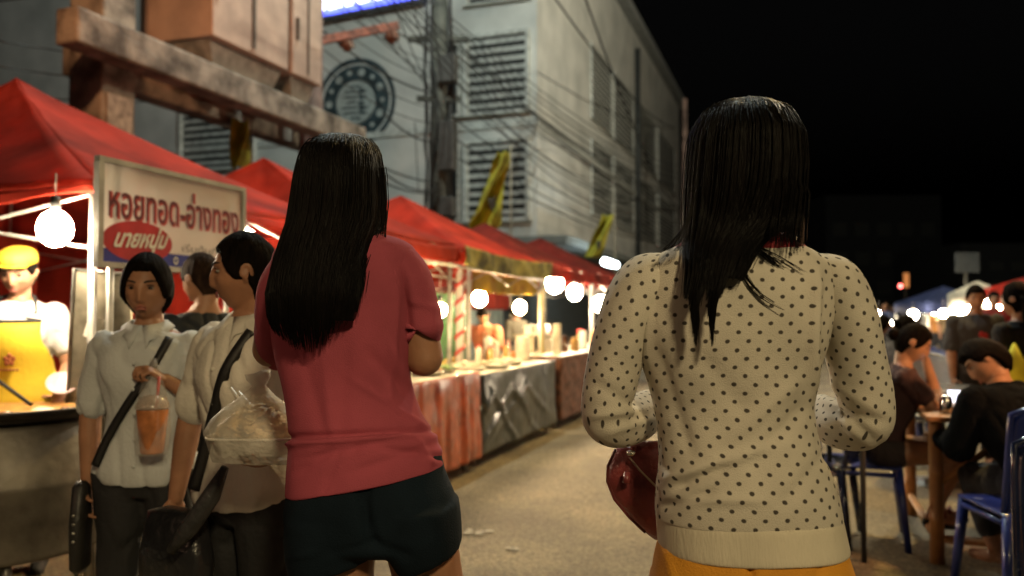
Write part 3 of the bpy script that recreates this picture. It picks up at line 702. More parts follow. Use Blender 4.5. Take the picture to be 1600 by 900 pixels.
def human(label, base, yaw, H=1.58, male=False, hipz=.82, lean=0, twist=0, head=(0, 0, 0), arms=None, legs=None, top=None, bottom=None,
          hair='short', hairmat=None, skinmat=None, shoe=None, voxel=.0055, face=True, group=None, name='person', neckpush=0, legwear=None, build=1.0, cat='person', hairlen=None, hthick=.010):
    """top=(mat, hem z, sleeve 0..2), bottom=(mat, length 0..2), arms: per side (elbow dir, wrist dir, palm normal, curl) in the person's own frame"""
    k = H / 1.6; base = V(base); MZ = Matrix.Rotation(R(yaw), 3, 'Z')
    def Wd(p): return base + MZ @ (V(p) * k)
    ob = thing(name, label, cat, base, group)
    dz = hipz - .82; hip0 = V((0, 0, hipz)); ML = Matrix.Rotation(R(-lean), 3, 'X') @ Matrix.Identity(3); MT = Matrix.Rotation(R(twist), 3, 'Z')
    def TT(p):
        q = V(p) + V((0, 0, dz)); h = sst(0, .25, q.z - hipz)
        q2 = hip0 + (ML @ (MT @ (q - hip0))) if q.z > hipz - .1 else q
        return Wd(q * (1 - h) + q2 * h) if 0 < h < 1 else Wd(q2 if h >= 1 else q)
    def TL(p): q = V(p) + V((0, 0, dz)); return hip0 + (ML @ (MT @ (q - hip0)))
    rings = RING_M if male else RING_F
    rings = [(z, a * build, b * build, y) for z, a, b, y in rings]
    shx = (.178 if male else .150) * build
    arms = arms or {}; legs = legs or {}
    J = {}
    for sgn, sd in ((-1, 'L'), (1, 'R')):
        ed, wd, pn, cu = arms.get(sd, ((sgn * .12, .02, -1), (sgn * .02, .18, -1), (-sgn, 0, 0), .3))
        sh = TL((sgn * shx, -.005, 1.275)); el = sh + V(ed).normalized() * .265; wr = el + V(wd).normalized() * .235
        J[sd] = (sh, el, wr, V(wd).normalized(), V(pn), cu)
        kd, ad = legs.get(sd, ((sgn * .03, 0, -1), (0, -.03, -1)))
        hp = V((sgn * .085, 0, hipz)); kn = hp + V(kd).normalized() * .39; an = kn + V(ad).normalized() * (.36 if hipz > .7 else .36)
        J['l' + sd] = (hp, kn, an)
    r_ar = (.047, .038, .024) if not male else (.054, .043, .028); r_ar = tuple(x * build for x in r_ar)
    r_lg = (.088, .054, .034)
    # body
    g = G(); g.rings([ell_ring((0, yo, z), a, b, T=TT) for z, a, b, yo in (tuple(x) for x in crom(rings, 3))])
    nb = TL((0, -.012, 1.335)); hc = TL((0, .012 + neckpush, 1.482)); 
    hr = Matrix.Rotation(R(yaw), 3, 'Z') @ ML @ Matrix.Rotation(R(head[0]), 3, 'Z') @ Matrix.Rotation(R(-head[1]), 3, 'X') @ Matrix.Rotation(R(head[2]), 3, 'Y')
    HC = Wd(hc)
    def TH(p): return HC + hr @ (V(p) * k)
    head_into(g, TH); g.cap(Wd(nb), .050 * k, TH((0, -.025, -.05)), .046 * k, 16)
    for sd, sgn in (('L', -1), ('R', 1)):
        sh, el, wr, wd, pn, cu = J[sd]
        g.cap(Wd(sh), r_ar[0] * k, Wd(el), r_ar[1] * k, 14); m1 = el.lerp(wr, .3)
        g.cap(Wd(el), r_ar[1] * k, Wd(m1), r_ar[1] * .98 * k, 14); g.cap(Wd(m1), r_ar[1] * .98 * k, Wd(wr), r_ar[2] * k, 14)
        hand_into(g, Wd(wr), MZ @ wd, MZ @ pn, sgn, cu, k * (1.05 if male else .98))
        hp, kn, an = J['l' + sd]
        g.cap(Wd(hp), r_lg[0] * k, Wd(kn), r_lg[1] * k, 16); m2 = kn.lerp(an, .32)
        bk = V((0, -.012, 0)) if hipz > .7 else V((0, 0, 0))
        g.cap(Wd(kn), r_lg[1] * .98 * k, Wd(m2 + bk), .053 * k, 14); g.cap(Wd(m2 + bk), .053 * k, Wd(an), r_lg[2] * k, 14)
        fd = V((sgn * .15, 1, 0)).normalized(); g.cap(Wd(an + V((0, -.02, -.035))), .03 * k, Wd(an + fd * .13 + V((0, 0, -.052))), .022 * k, 10)
        g.cap(Wd(an + fd * .03 + V((0, 0, -.045))), .032 * k, Wd(an + fd * .12 + V((0, 0, -.052))), .03 * k, 10)
    b = fuse(g, voxel * k, 3, .5); b.obj('body', skinmat or skin, ob)
    # clothes
    def wr_fn(p, amp): 
        return amp * (noise.noise(p * 7) + .5 * noise.noise(V((p.x * 22, p.y * 22, p.z * 9))) - 1.5 * max(0, .22 - abs(noise.noise(V((p.x * 11, p.y * 11, p.z * 6 + p.x * 7))))) * 4)
    if bottom:
        bm, ln = bottom[0], bottom[1]; ez = bottom[2] if len(bottom) > 2 else .012
        g = G(); g.rings([ell_ring((0, yo, z), a + ez, b_ + ez, T=TT) for z, a, b_, yo in (tuple(x) for x in crom(rings[:5] , 3))])
        for sd in 'LR':
            hp, kn, an = J['l' + sd]; f = min(1, ln); q = hp.lerp(kn, f); rr = (.088 + (.054 - .088) * f)
            g.cap(Wd(hp), (.09 + ez) * k, Wd(q), (rr + ez * 1.3) * k, 16)
            if ln > 1: g.cap(Wd(kn), (.056 + ez) * k, Wd(kn.lerp(an, ln - 1)), (.045 + ez) * k, 16)
        c = fuse(g, max(voxel, .008) * k, 4); displace(c, lambda p: wr_fn(p, .005)); c.obj(bottom[3] if len(bottom) > 3 else 'trousers', bm, ob)
    if top:
        tm, hem, sl = top[0], top[1], top[2]; ez = top[3] if len(top) > 3 else .013
        fr = [tuple(x) for x in crom(rings, 4)]; fr = [x for x in fr if hem <= x[0] <= 1.348]
        h0 = min(fr, key=lambda x: x[0])
        g = G(); g.rings([ell_ring((0, yo, z), a + ez + .012 * sst(hem + .12, hem, z), b_ + ez + .010 * sst(hem + .12, hem, z), T=TT, n=36) for z, a, b_, yo in fr])
        for sd in 'LR':
            sh, el, wr = J[sd][:3]; f = min(1, sl); q = sh.lerp(el, f)
            g.cap(Wd(sh), (r_ar[0] + ez) * k, Wd(q), (r_ar[0] + (r_ar[1] - r_ar[0]) * f + ez * 1.35) * k, 16)
            if sl > 1: g.cap(Wd(el), (r_ar[1] + ez) * k, Wd(el.lerp(wr, sl - 1)), (r_ar[2] + ez * 1.1) * k, 16)
        c = fuse(g, max(voxel, .007) * k, 4); displace(c, lambda p: wr_fn(p, .0055)); c.obj(top[4] if len(top) > 4 else 'shirt', tm, ob)
    if shoe:
        for sd, sgn in (('L', -1), ('R', 1)):
            an = J['l' + sd][2]; fd = V((sgn * .15, 1, 0)).normalized(); g = G()
            g.cap(Wd(an + V((0, -.03, -.04))), .036 * k, Wd(an + fd * .135 + V((0, 0, -.050))), .030 * k, 10); g.cap(Wd(an + fd * .05 + V((0, 0, -.04))), .037 * k, Wd(an + fd * .12 + V((0, 0, -.048))), .035 * k, 10)
            fuse(g, .009, 2).obj('shoe', shoe, ob)
    # hair
    hm = hairmat or hair_f
    if hair:
        g = G(); hair_cap(g, TH, {'tied': 'tied', 'long': 'long', 'short': 'short'}.get(hair, hair), seed=rnd.random() * 9, thick=hthick)
        if hair == 'tied': g.ell(TH((0, -.115, .0)), (.036 * k, .036 * k, .04 * k))
        ho = g.obj('hair', hm, ob)
        if hair == 'long':
            L = hairlen or .30; g = G(); rg = []
            for i in range(14):
                u = i / 13; z = .03 - (L + .03) * u; a = .085 - .02 * sst(.0, .5, u) + .005 * math.sin(u * 5); bb_ = .05 * (1 - .45 * u) if u < .95 else .01
                rg.append([TH((a * math.cos(q), -.075 - .02 * u + bb_ * math.sin(q) + .004 * noise.noise(V((q * 3, z * 6, 1))), z + .01 * noise.noise(V((q * 4, 0, 3))) * (u > .9))) for q in [2 * math.pi * j / 32 for j in range(32)]])
            g.rings(rg); g.obj('hair', hm, ob)
    if face:
        for sx in (-1, 1):
            c = TH((sx * .031, .0718, .010)); g = G(); g.ell(c, (.0125 * k, .0115 * k, .0062 * k), hr, 14, 12)
            fw = hr @ V((0, 1, -.1)); mi = {}
            for i, f in enumerate(g.f):
                m_ = sum((g.v[q] for q in f), V()) / len(f) - c
                if m_.normalized().dot(fw) > .62: mi[i] = 1
            g.obj('eye', None, ob, mats=[eyew, iris], mi=mi)
            g = G(); g.tube([TH((sx * (.014 + .034 * u), .093 - .022 * u * u - .002, .030 + .006 * math.sin(u * 2.4))) for u in (0, .33, .66, 1)], [.0028 * k, .0036 * k, .003 * k, .0015 * k], 6); g.obj('eyebrow', brow, ob)
            g = G(); g.tube([TH((sx * (.019 + .026 * u), .0865 - .009 * abs(u - .4), .0175 + .004 * math.sin(u * 3.1))) for u in (0, .33, .66, 1)], .0017 * k, 5); g.obj('eyelid', brow, ob)
        g = G(); y0 = max(head_pt(V((0, math.cos(a), math.sin(a)))).y for a in (-.50, -.53, -.56))
        for zz, rr in ((-.0545, .0036), (-.0640, .0046)):
            g.tube([TH((x, y0 + .0015 - 9 * x * x, zz + (.002 - 3 * abs(x) * .1))) for x in (-.021, -.012, 0, .012, .021)], [rr * k * f for f in (.25, .8, 1, .8, .25)], 8)
        g.obj('lips', lipm, ob)
    return ob, TH, Wd, TT, J

# ---------------- lofting by silhouette widths ----------------
def loft(rings, Y0, m=6, n=80, ex=2.3, uvR=False):
    """rings: (xl, yl, xr, yr, half depth, depth offset). Real 3-D body lofts; widths read off the photograph"""
    fr = crom(rings, m); g = G(); rg = []; vacc = 0; prev = None
    for r in fr:
        Yc = Y0 + r[5]; a = W(r[0], r[1], Yc); b = W(r[2], r[3], Yc); c = (a + b) / 2; h = (b - a) / 2; ring = []
        for j in range(n):
            th = math.pi / 2 + 2 * math.pi * j / n       # seam at the front
            cx, sy = math.cos(th), math.sin(th)
            ring.append(c + h * math.copysign(abs(cx) ** (2 / ex), cx) + V((0, r[4] * math.copysign(abs(sy) ** (2 / ex), sy), 0)))
        rg.append(ring)
    k = g.rings(rg)
    if uvR:
        mid = n // 2
        for i, ring in enumerate(rg):
            acc = [0] * n
            for j in range(mid + 1, n): acc[j] = acc[j - 1] + (ring[j] - ring[j - 1]).length
            for j in range(mid - 1, -1, -1): acc[j] = acc[j + 1] - (ring[j] - ring[j + 1]).length
            for j in range(n): g.uv[k + i * n + j] = (acc[j], ring[j].z)
    return g
def fold_lines(lines):
    """lines: (x0, y0, x1, y1, height m, width px): creases of the cloth"""
    def fn(p):
        x, y = PX(p); o = 0
        for x0, y0, x1, y1, hh, w_ in lines:
            dx, dy = x1 - x0, y1 - y0; L = math.hypot(dx, dy); u = ((x - x0) * dx + (y - y0) * dy) / (L * L); d = ((x - x0) * dy - (y - y0) * dx) / L
            o += hh * math.exp(-(d / w_) ** 2) * sst(-.25, .12, u) * sst(1.25, .88, u)
        return o
    return fn
def strands(fn, N, nseg, r0, seed=1, taper=.25):
    """fn(i, rnd) -> list of points ; thin three sided strands"""
    q = random.Random(seed); vs_, fs = [], []
    for i in range(N):
        pts = fn(i, q)
        if not pts: continue
        n = len(pts); k = len(vs_); r = r0 * q.uniform(.7, 1.3)
        for j, p in enumerate(pts):
            a = pts[max(j - 1, 0)]; b = pts[min(j + 1, n - 1)]; t = (b - a).normalized(); nx = t.cross(V((0, 1, 0.01))).normalized(); ny = t.cross(nx)
            rr = r * (1 if j < n * .7 else 1 - (1 - taper) * (j - n * .7) / (n * .3))
            for c in range(3):
                aa = 2.094 * c; vs_.append(p + nx * math.cos(aa) * rr + ny * math.sin(aa) * rr)
        for j in range(n - 1):
            for c in range(3):
                a = k + j * 3 + c; b = k + j * 3 + (c + 1) % 3; fs.append((a, b, b + 3, a + 3))
    g = G(); g.v = vs_; g.f = fs; return g

# ======== woman in the pink top ========
Y1 = 1.71; p1 = W(565, 490, Y1); p1.z = 0
w1 = thing('person', 'woman seen from behind in a pink top and dark shorts with long straight hair', 'person', p1)
pink = M('pink_jersey', (.37, .074, .105), r=.9, var=.12, scale=5, bump=.25, bscale=420, spec=.12)
navy = M('navy_cotton', (.007, .013, .020), r=.9, var=.25, scale=6, bump=.25, bscale=300, spec=.1)
hc1 = W(536, 303, Y1); hrot1 = Matrix.Rotation(R(18), 3, 'Z')
def TH1(p): return hc1 + hrot1 @ (V(p) * 1.0)
g = G(); head_into(g, TH1)
g.cap(W(540, 395, Y1), .052, W(537, 345, Y1 + .005), .048, 18)
g.rings(loft([(500, 372, 585, 372, .05, 0), (450, 392, 632, 392, .07, 0), (436, 430, 640, 420, .085, 0), (442, 520, 640, 520, .095, .01), (456, 620, 636, 620, .085, .01), (462, 700, 670, 690, .10, 0), (464, 780, 690, 760, .115, 0), (468, 830, 700, 830, .10, 0)], Y1, 3, 40).v and [[p] * 1 for p in []] or [], cap=False) if False else None
t_ = loft([(500, 372, 585, 372, .05, 0), (450, 392, 632, 392, .07, 0), (436, 430, 636, 420, .085, 0), (446, 520, 634, 520, .09, .01), (460, 620, 630, 620, .08, .01), (466, 700, 660, 690, .095, 0), (468, 780, 685, 760, .11, 0), (475, 835, 695, 830, .09, 0)], Y1, 3, 40)
g.add(t_.v, t_.f)
# arms: right upper arm down, forearm forward; left arm folded forward
shR = W(634, 412, Y1); elR = W(662, 558, Y1 + .01); wrR = W(640, 500, Y1 + .26)
shL = W(446, 425, Y1); elL = W(424, 545, Y1 + .10); wrL = W(500, 520, Y1 + .28)
for a, b, c, sg in ((shR, elR, wrR, 1), (shL, elL, wrL, -1)):
    g.cap(a.lerp(b, .12), .044, b, .041, 16); g.cap(b, .042, b.lerp(c, .3), .042, 16); g.cap(b.lerp(c, .3), .042, c, .025, 14)
    hand_into(g, c, (c - b) + V((-.1 * sg, 0, .05)), V((-sg, .2, .2)), sg, .7)
for x0, x1_, kx in ((530, 533, 0), (648, 664, 1)):
    h = W(x0, 800, Y1); kn = V((h.x + (.09 if kx else 0), Y1 + .01, .44)); an = V((kn.x, Y1 - .02, .08))
    g.cap(h, .080, kn, .054, 20); g.cap(kn, .056, kn.lerp(an, .3) + V((0, -.015, 0)), .056, 16); g.cap(kn.lerp(an, .3) + V((0, -.015, 0)), .056, an, .035, 16)
    g.cap(an + V((0, -.03, -.045)), .034, an + V((.02, .14, -.055)), .025, 12)
fuse(g, .0055, 3).obj('body', skin_d, w1)
# top
top1 = loft([(500, 362, 588, 364, .055, 0), (462, 374, 622, 372, .072, 0), (434, 390, 646, 386, .088, 0), (426, 420, 652, 412, .100, 0), (424, 470, 648, 470, .108, 0), (430, 540, 645, 540, .108, .005), (444, 600, 640, 600, .104, .01), (452, 650, 656, 640, .108, .005), (454, 690, 678, 672, .116, 0), (451, 735, 689, 704, .124, 0), (450, 762, 691, 722, .128, 0), (450, 770, 690, 726, .126, 0), (453, 770, 687, 726, .120, 0)], Y1, 10, 150)
def wv1(p):
    o = .0035 * noise.noise(V((p.x * 9, p.y * 9, p.z * 4))) + .0016 * noise.noise(V((p.x * 25, p.y * 25, p.z * 10)))
    return o
f1l = fold_lines([(452, 684, 680, 672, .011, 5), (455, 693, 640, 678, -.011, 4), (480, 715, 600, 690, .005, 4), (505, 770, 530, 705, .005, 5), (560, 600, 668, 668, -.005, 4), (470, 735, 540, 690, .006, 7), (560, 690, 520, 760, .005, 9), (600, 700, 690, 715, .006, 6), (585, 560, 680, 668, .006, 9), (610, 540, 655, 640, -.006, 8), (505, 545, 520, 680, -.005, 9), (540, 540, 530, 680, .005, 12), (470, 540, 500, 660, .004, 10), (655, 690, 676, 722, -.006, 6), (560, 735, 690, 690, .005, 8), (620, 450, 610, 620, -.005, 7), (600, 380, 640, 440, .003, 9)])
displace(top1, lambda p: wv1(p) + f1l(p)); top1.obj('top', pink, w1)
def sleeve(pts, rad, fn, uv=False, n=64, m=10):
    """tapered sleeve about an axis of points with radii (across, depth)"""
    rr = crom([tuple(p) + tuple(r) for p, r in zip(pts, rad)], m); g = G(); rg = []; acc = 0; prev = None
    P = [V(r[:3]) for r in rr]; t0 = (P[1] - P[0]).normalized(); nx = V((1, 0, 0)); nx = (nx - t0 * nx.dot(t0)).normalized(); vl = []
    for i, r in enumerate(rr):
        a = P[max(i - 1, 0)]; b = P[min(i + 1, len(P) - 1)]; t = (b - a).normalized(); nx = (nx - t * nx.dot(t)).normalized(); ny = t.cross(nx)
        rg.append([P[i] + nx * r[3] * math.cos(2 * math.pi * j / n) + ny * r[4] * math.sin(2 * math.pi * j / n) for j in range(n)])
        if i: acc += (P[i] - P[i - 1]).length
        vl.append(acc)
    k = g.rings(rg)
    if uv:
        for i in range(len(rg)):
            for j in range(n): g.uv[k + i * n + j] = (((j / n + .0) % 1) * 2 * math.pi * .060, -vl[i])
    if fn: displace(g, fn)
    return g
sl = lambda p: .004 * noise.noise(V((p.x * 14, p.y * 14, p.z * 9))) + .002 * noise.noise(V((p.x * 35, p.y * 35, p.z * 20)))
slf = fold_lines([(640, 470, 690, 485, .003, 6), (628, 430, 640, 540, -.006, 8)])
sR = sleeve([W(606, 384, Y1), W(622, 404, Y1), W(640, 440, Y1), W(650, 478, Y1 + .01), W(656, 512, Y1 + .01), W(656, 514, Y1 + .01)], [(.016, .03), (.040, .06), (.046, .064), (.048, .062), (.050, .060), (.046, .054)], lambda p: sl(p) + slf(p)); sR.obj('sleeve', pink, w1)
sL = sleeve([W(472, 388, Y1), W(458, 410, Y1), W(444, 445, Y1), W(436, 490, Y1 + .04), W(434, 530, Y1 + .08), W(440, 548, Y1 + .13)], [(.016, .03), (.038, .06), (.048, .064), (.046, .058), (.044, .05), (.040, .045)], sl); sL.obj('sleeve', pink, w1)
# shorts
g = loft([(458, 735, 688, 705, .112, 0), (452, 760, 694, 735, .122, 0), (447, 790, 711, 775, .132, 0), (449, 820, 720, 815, .132, 0), (455, 845, 718, 845, .118, 0), (475, 858, 695, 858, .08, 0)], Y1, 5, 60)
for q in ([(452, 800, 590, 800, .125, 0), (450, 840, 586, 830, .125, 0), (455, 880, 586, 853, .118, 0), (463, 894, 586, 864, .112, 0)], [(572, 790, 716, 780, .128, 0), (584, 830, 720, 812, .130, 0), (606, 862, 721, 836, .124, 0), (624, 886, 720, 850, .118, 0)]):
    t_ = loft(q, Y1, 5, 60); g.add(t_.v, t_.f)
c = fuse(g, .006, 3); sf = fold_lines([(585, 850, 560, 770, -.010, 9), (583, 850, 500, 862, -.006, 8), (585, 850, 640, 870, -.006, 8), (460, 870, 560, 850, .004, 6), (570, 850, 575, 740, -.007, 6)])
displace(c, lambda p: sf(p) + .003 * noise.noise(p * 14)); c.obj('shorts', navy, w1)
# hair
HE1 = [(512, 561, 212, .02, 0), (490, 581, 221, .07, 0), (476, 594, 240, .098, -.004), (467, 600, 275, .115, -.010), (461, 602, 315, .115, -.015), (455, 598, 350, .105, -.025), (442, 584, 382, .085, -.05), (426, 571, 420, .050, -.098), (417, 564, 460, .036, -.122), (420, 557, 500, .028, -.126), (432, 545, 525, .020, -.122)]
HE1 = [(a + 5, b - 5, y, d, o) for a, b, y, d, o in HE1]
def hair_core(E, Y0, shrink=1.0, m=6, n=48, top=(0, 0)):
    g = loft([(a + (1 - shrink) * 50, y, b - (1 - shrink) * 50, y, d * shrink, o) for a, b, y, d, o in E], Y0, m, n, ex=2.05)
    displace(g, lambda p: .004 * noise.noise(V((p.x * 60, p.y * 20, p.z * 3)))); return g
hg = hair_core(HE1[:-1], Y1); hg.obj('hair', hairm, w1)
HA = np.array([list(e) for e in HE1], float)
def ring_at(HA, y):
    return [np.interp(y, HA[:, 2], HA[:, c]) for c in (0, 1, 3, 4)]
def strand1(i, q):
    th = math.pi + q.uniform(-.30, math.pi + .30); y0 = 213 + 70 * q.random() ** 2; u = (1 + math.cos(th)) / 2
    yend = 468 + 46 * math.sin(math.pi * min(1, max(0, u * .9 + .1))) + (q.uniform(-75, 10) if i % 3 else q.uniform(0, 38)) - 60 * max(0, u - .72) / .28 * q.random()
    if q.random() < .02: yend -= 120
    off = q.uniform(.001, .006) if q.random() < .97 else q.uniform(.006, .014); wv = q.uniform(-5, 5); ph = q.uniform(0, 6); pts = []; n = 16
    for j in range(n):
        y = y0 + (yend - y0) * j / (n - 1); xl, xr, d, o = ring_at(HA, min(y, 524)); Yc = Y1 + o
        if y > 524: d *= max(.3, 1 - (y - 524) / 50)
        xc = (xl + xr) / 2; hw = (xr - xl) / 2 * (1 - .35 * sst(524, 570, y)); x = xc + hw * math.cos(th) + wv * sst(250, 550, y) * math.sin(y * .012 + ph)
        p = W(x, y, Yc); p.y = Yc + d * math.sin(th); nr = V((math.cos(th), math.sin(th), 0)); pts.append(p + nr * off)
    return pts
strands(strand1, 3600, 16, .0011, 3).obj('hair_strands', hairm, w1)
def wisp1(i, q):
    x0 = q.uniform(592, 600); pts = []
    for j in range(12):
        u = j / 11; pts.append(W(x0 + 4 * math.sin(u * 2.5) + q.uniform(-.3, .3), 262 + (92 + 6 * (i % 5)) * u, Y1 - .05))
    return pts
strands(wisp1, 26, 12, .0009, 5).obj('hair_wisp', hairm, w1)

# ======== woman in the dotted sweater ========
Y2 = 1.48; p2 = W(1170, 490, Y2); p2.z = 0
w2 = thing('person', 'woman seen from behind in a cream polka dot sweater and mustard shorts', 'person', p2)
def dots_mat():
    m = M('dotted_knit', (.62, .57, .48), r=.9, var=.07, scale=9, bump=.35, bscale=520, spec=.1)
    t = m.node_tree; n = t.nodes; L = t.links
    def mt(op, a, b=None, c=None):
        x = n.new('ShaderNodeMath'); x.operation = op
        for i, q in enumerate((a, b, c)):
            if q is None: continue
            if isinstance(q, (int, float)): x.inputs[i].default_value = q
            else: L.new(q, x.inputs[i])
        return x.outputs[0]
    uv = n.new('ShaderNodeUVMap'); sp = n.new('ShaderNodeSeparateXYZ')
    nz = n.new('ShaderNodeTexNoise'); nz.inputs['Scale'].default_value = 45; L.new(uv.outputs[0], nz.inputs[0])
    nd = n.new('ShaderNodeVectorMath'); nd.operation = 'MULTIPLY_ADD'; nd.inputs[1].default_value = (.004, .004, 0); L.new(nz.outputs['Color'], nd.inputs[0]); L.new(uv.outputs[0], nd.inputs[2])
    L.new(nd.outputs[0], sp.inputs[0]); U, Vv = .0358, .0148
    row = mt('DIVIDE', sp.outputs[1], Vv); fl = mt('FLOOR', row); par = mt('MODULO', mt('ADD', fl, 1000.0), 2.0)
    uu = mt('ADD', mt('DIVIDE', sp.outputs[0], U), mt('MULTIPLY', par, .5)); uu = mt('ADD', uu, 1000.0)
    fx = mt('MULTIPLY', mt('SUBTRACT', mt('FRACT', uu), .5), U); fy = mt('MULTIPLY', mt('SUBTRACT', mt('SUBTRACT', row, fl), .5), Vv * 1.15)
    d = mt('SQRT', mt('ADD', mt('MULTIPLY', fx, fx), mt('MULTIPLY', fy, fy)))
    mr = n.new('ShaderNodeMapRange'); mr.inputs[1].default_value = .0034; mr.inputs[2].default_value = .0049; mr.inputs[3].default_value = .93; mr.inputs[4].default_value = 0; L.new(d, mr.inputs[0])
    cr = [x for x in n if x.type == 'VALTORGB'][0]; mx = n.new('ShaderNodeMix'); mx.data_type = 'RGBA'; mx.inputs[7].default_value = (.035, .028, .024, 1)
    L.new(mr.outputs[0], mx.inputs[0]); L.new(cr.outputs[0], mx.inputs[6]); L.new(mx.outputs[2], n['Principled BSDF'].inputs['Base Color']); return m
dot = dots_mat(); rib = M('ribbed_hem', (.62, .56, .44), r=.9, var=.08, scale=9, bump=.22, bscale=300, spec=.1, stretch=(1, 1, .12))
mustard = M('mustard_cloth', (.62, .27, .02), r=.85, var=.15, scale=7, bump=.3, bscale=300, c2=(.50, .20, .014))
hc2 = W(1165, 262, Y2); hrot2 = Matrix.Rotation(R(-6), 3, 'Z')
def TH2(p): return hc2 + hrot2 @ V(p)
g = G(); head_into(g, TH2); g.cap(W(1160, 400, Y2), .054, W(1162, 320, Y2), .048, 18)
t_ = loft([(1120, 375, 1190, 375, .05, 0), (1050, 400, 1260, 400, .065, 0), (1015, 440, 1285, 440, .08, 0), (1012, 530, 1280, 530, .09, 0), (1035, 640, 1258, 640, .08, 0), (1045, 740, 1275, 740, .10, 0), (1040, 850, 1300, 850, .11, 0), (1050, 900, 1300, 900, .09, 0)], Y2, 3, 40); g.add(t_.v, t_.f)
ARM2 = {'L': [W(1008, 432, Y2), W(985, 480, Y2), W(962, 560, Y2 + .01), W(948, 630, Y2 + .02), W(952, 655, Y2 + .035), W(985, 656, Y2 + .09), W(1015, 640, Y2 + .19), W(1030, 634, Y2 + .24)],
        'R': [W(1298, 432, Y2), W(1318, 480, Y2), W(1338, 560, Y2 + .01), W(1354, 630, Y2 + .02), W(1350, 660, Y2 + .035), W(1316, 664, Y2 + .09), W(1280, 650, Y2 + .19), W(1262, 644, Y2 + .24)]}
for sd, sg in (('L', -1), ('R', 1)):
    a, b, c = ARM2[sd][0], ARM2[sd][4], ARM2[sd][7]; g.cap(V(a).lerp(ARM2[sd][3], .15), .038, ARM2[sd][3], .033, 16); g.cap(b, .035, c, .025, 14)
    hand_into(g, c, (c - b) + V((-sg * .05, 0, .02)), V((-sg, .2, .3)), sg, .5)
for x0 in (1105, 1243):
    h = W(x0, 900, Y2); kn = V((h.x, Y2 + .01, .45)); an = V((kn.x, Y2 - .02, .08))
    g.cap(h, .088, kn, .056, 20); g.cap(kn, .056, kn.lerp(an, .3) + V((0, -.015, 0)), .056, 16); g.cap(kn.lerp(an, .3) + V((0, -.015, 0)), .056, an, .035, 16); g.cap(an + V((0, -.03, -.045)), .034, an + V((.02, .14, -.055)), .025, 12)
fuse(g, .0055, 3).obj('body', skin, w2)
sw = loft([(1095, 380, 1212, 380, .062, 0), (1058, 386, 1250, 386, .078, -.002), (1030, 397, 1272, 397, .088, -.002), (1010, 414, 1292, 414, .096, -.002), (1000, 440, 1301, 440, .102, -.002), (996, 485, 1299, 480, .108, 0), (998, 530, 1290, 530, .110, 0), (1008, 580, 1273, 580, .104, .004), (1022, 630, 1266, 630, .100, .008), (1029, 680, 1273, 680, .104, .006), (1030, 730, 1290, 730, .112, .002), (1027, 775, 1303, 770, .118, 0), (1026, 803, 1309, 803, .118, 0), (1028, 806, 1308, 806, .114, 0)], Y2, 10, 150, uvR=True)
f2l = fold_lines([(1060, 760, 1130, 730, .007, 7), (1040, 790, 1110, 770, .006, 7), (1050, 745, 1200, 700, -.006, 9), (1060, 780, 1180, 782, -.004, 8), (1275, 440, 1268, 600, -.008, 8), (1030, 560, 1075, 700, .004, 12), (1250, 640, 1180, 720, .005, 12), (1240, 600, 1150, 680, -.004, 12), (1100, 560, 1160, 640, .003, 16), (1300, 700, 1230, 780, .003, 10), (1015, 430, 1010, 560, -.006, 7), (1120, 400, 1100, 460, .003, 9)])
displace(sw, lambda p: 1.6 * f2l(p) + .0035 * noise.noise(V((p.x * 8, p.y * 8, p.z * 5))) + .0012 * noise.noise(p * 30)); sw.obj('sweater', dot, w2)
rb = loft([(1028, 800, 1308, 800, .112, 0), (1026, 806, 1311, 806, .119, 0), (1027, 830, 1316, 830, .122, 0), (1029, 852, 1320, 852, .124, 0), (1034, 857, 1316, 857, .120, 0)], Y2, 6, 150)
displace(rb, lambda p: .002 * noise.noise(V((p.x * 10, p.y * 10, p.z * 6)))); rb.obj('hem_band', rib, w2)
for sd, sg in (('L', -1), ('R', 1)):
    P = ARM2[sd]; P = [V(q) for q in P]; P[0] = P[0] + V((-sg * .006, 0, .0)); P.insert(0, P[0] + V((-sg * .030, 0, .030)))
    fl_ = fold_lines([(925, 650, 1000, 640, .006, 7), (930, 600, 1000, 640, -.005, 8), (950, 675, 1020, 655, .005, 6), (1290, 640, 1380, 660, -.005, 8), (1285, 620, 1340, 680, .007, 8), (1300, 600, 1370, 640, .004, 8), (990, 450, 985, 560, .003, 9), (1305, 640, 1370, 690, -.006, 6)])
    sv = sleeve(P, [(.016, .030), (.046, .064), (.052, .066), (.050, .060), (.047, .054), (.046, .050), (.044, .047), (.038, .040), (.034, .036)], lambda p: fl_(p) + .003 * noise.noise(V((p.x * 12, p.y * 12, p.z * 9))), uv=True, m=12)
    sv.obj('sleeve', dot, w2)
g = loft([(1030, 845, 1314, 845, .115, 0), (1024, 870, 1322, 870, .122, 0), (1020, 900, 1330, 900, .126, 0), (1024, 940, 1334, 940, .122, 0), (1050, 965, 1300, 965, .08, 0)], Y2, 5, 60)
for q in ([(1018, 900, 1178, 900, .125, 0), (1012, 960, 1176, 960, .12, 0), (1010, 1040, 1172, 1040, .115, 0)], [(1172, 900, 1334, 900, .125, 0), (1174, 960, 1338, 960, .12, 0), (1178, 1040, 1340, 1040, .115, 0)]):
    t_ = loft(q, Y2, 5, 60); g.add(t_.v, t_.f)
c = fuse(g, .006, 3); sf2 = fold_lines([(1175, 950, 1173, 862, -.012, 5), (1040, 865, 1060, 930, .004, 8), (1290, 865, 1270, 930, -.004, 8)])
displace(c, lambda p: sf2(p) + .0025 * noise.noise(p * 16)); c.obj('shorts', mustard, w2)
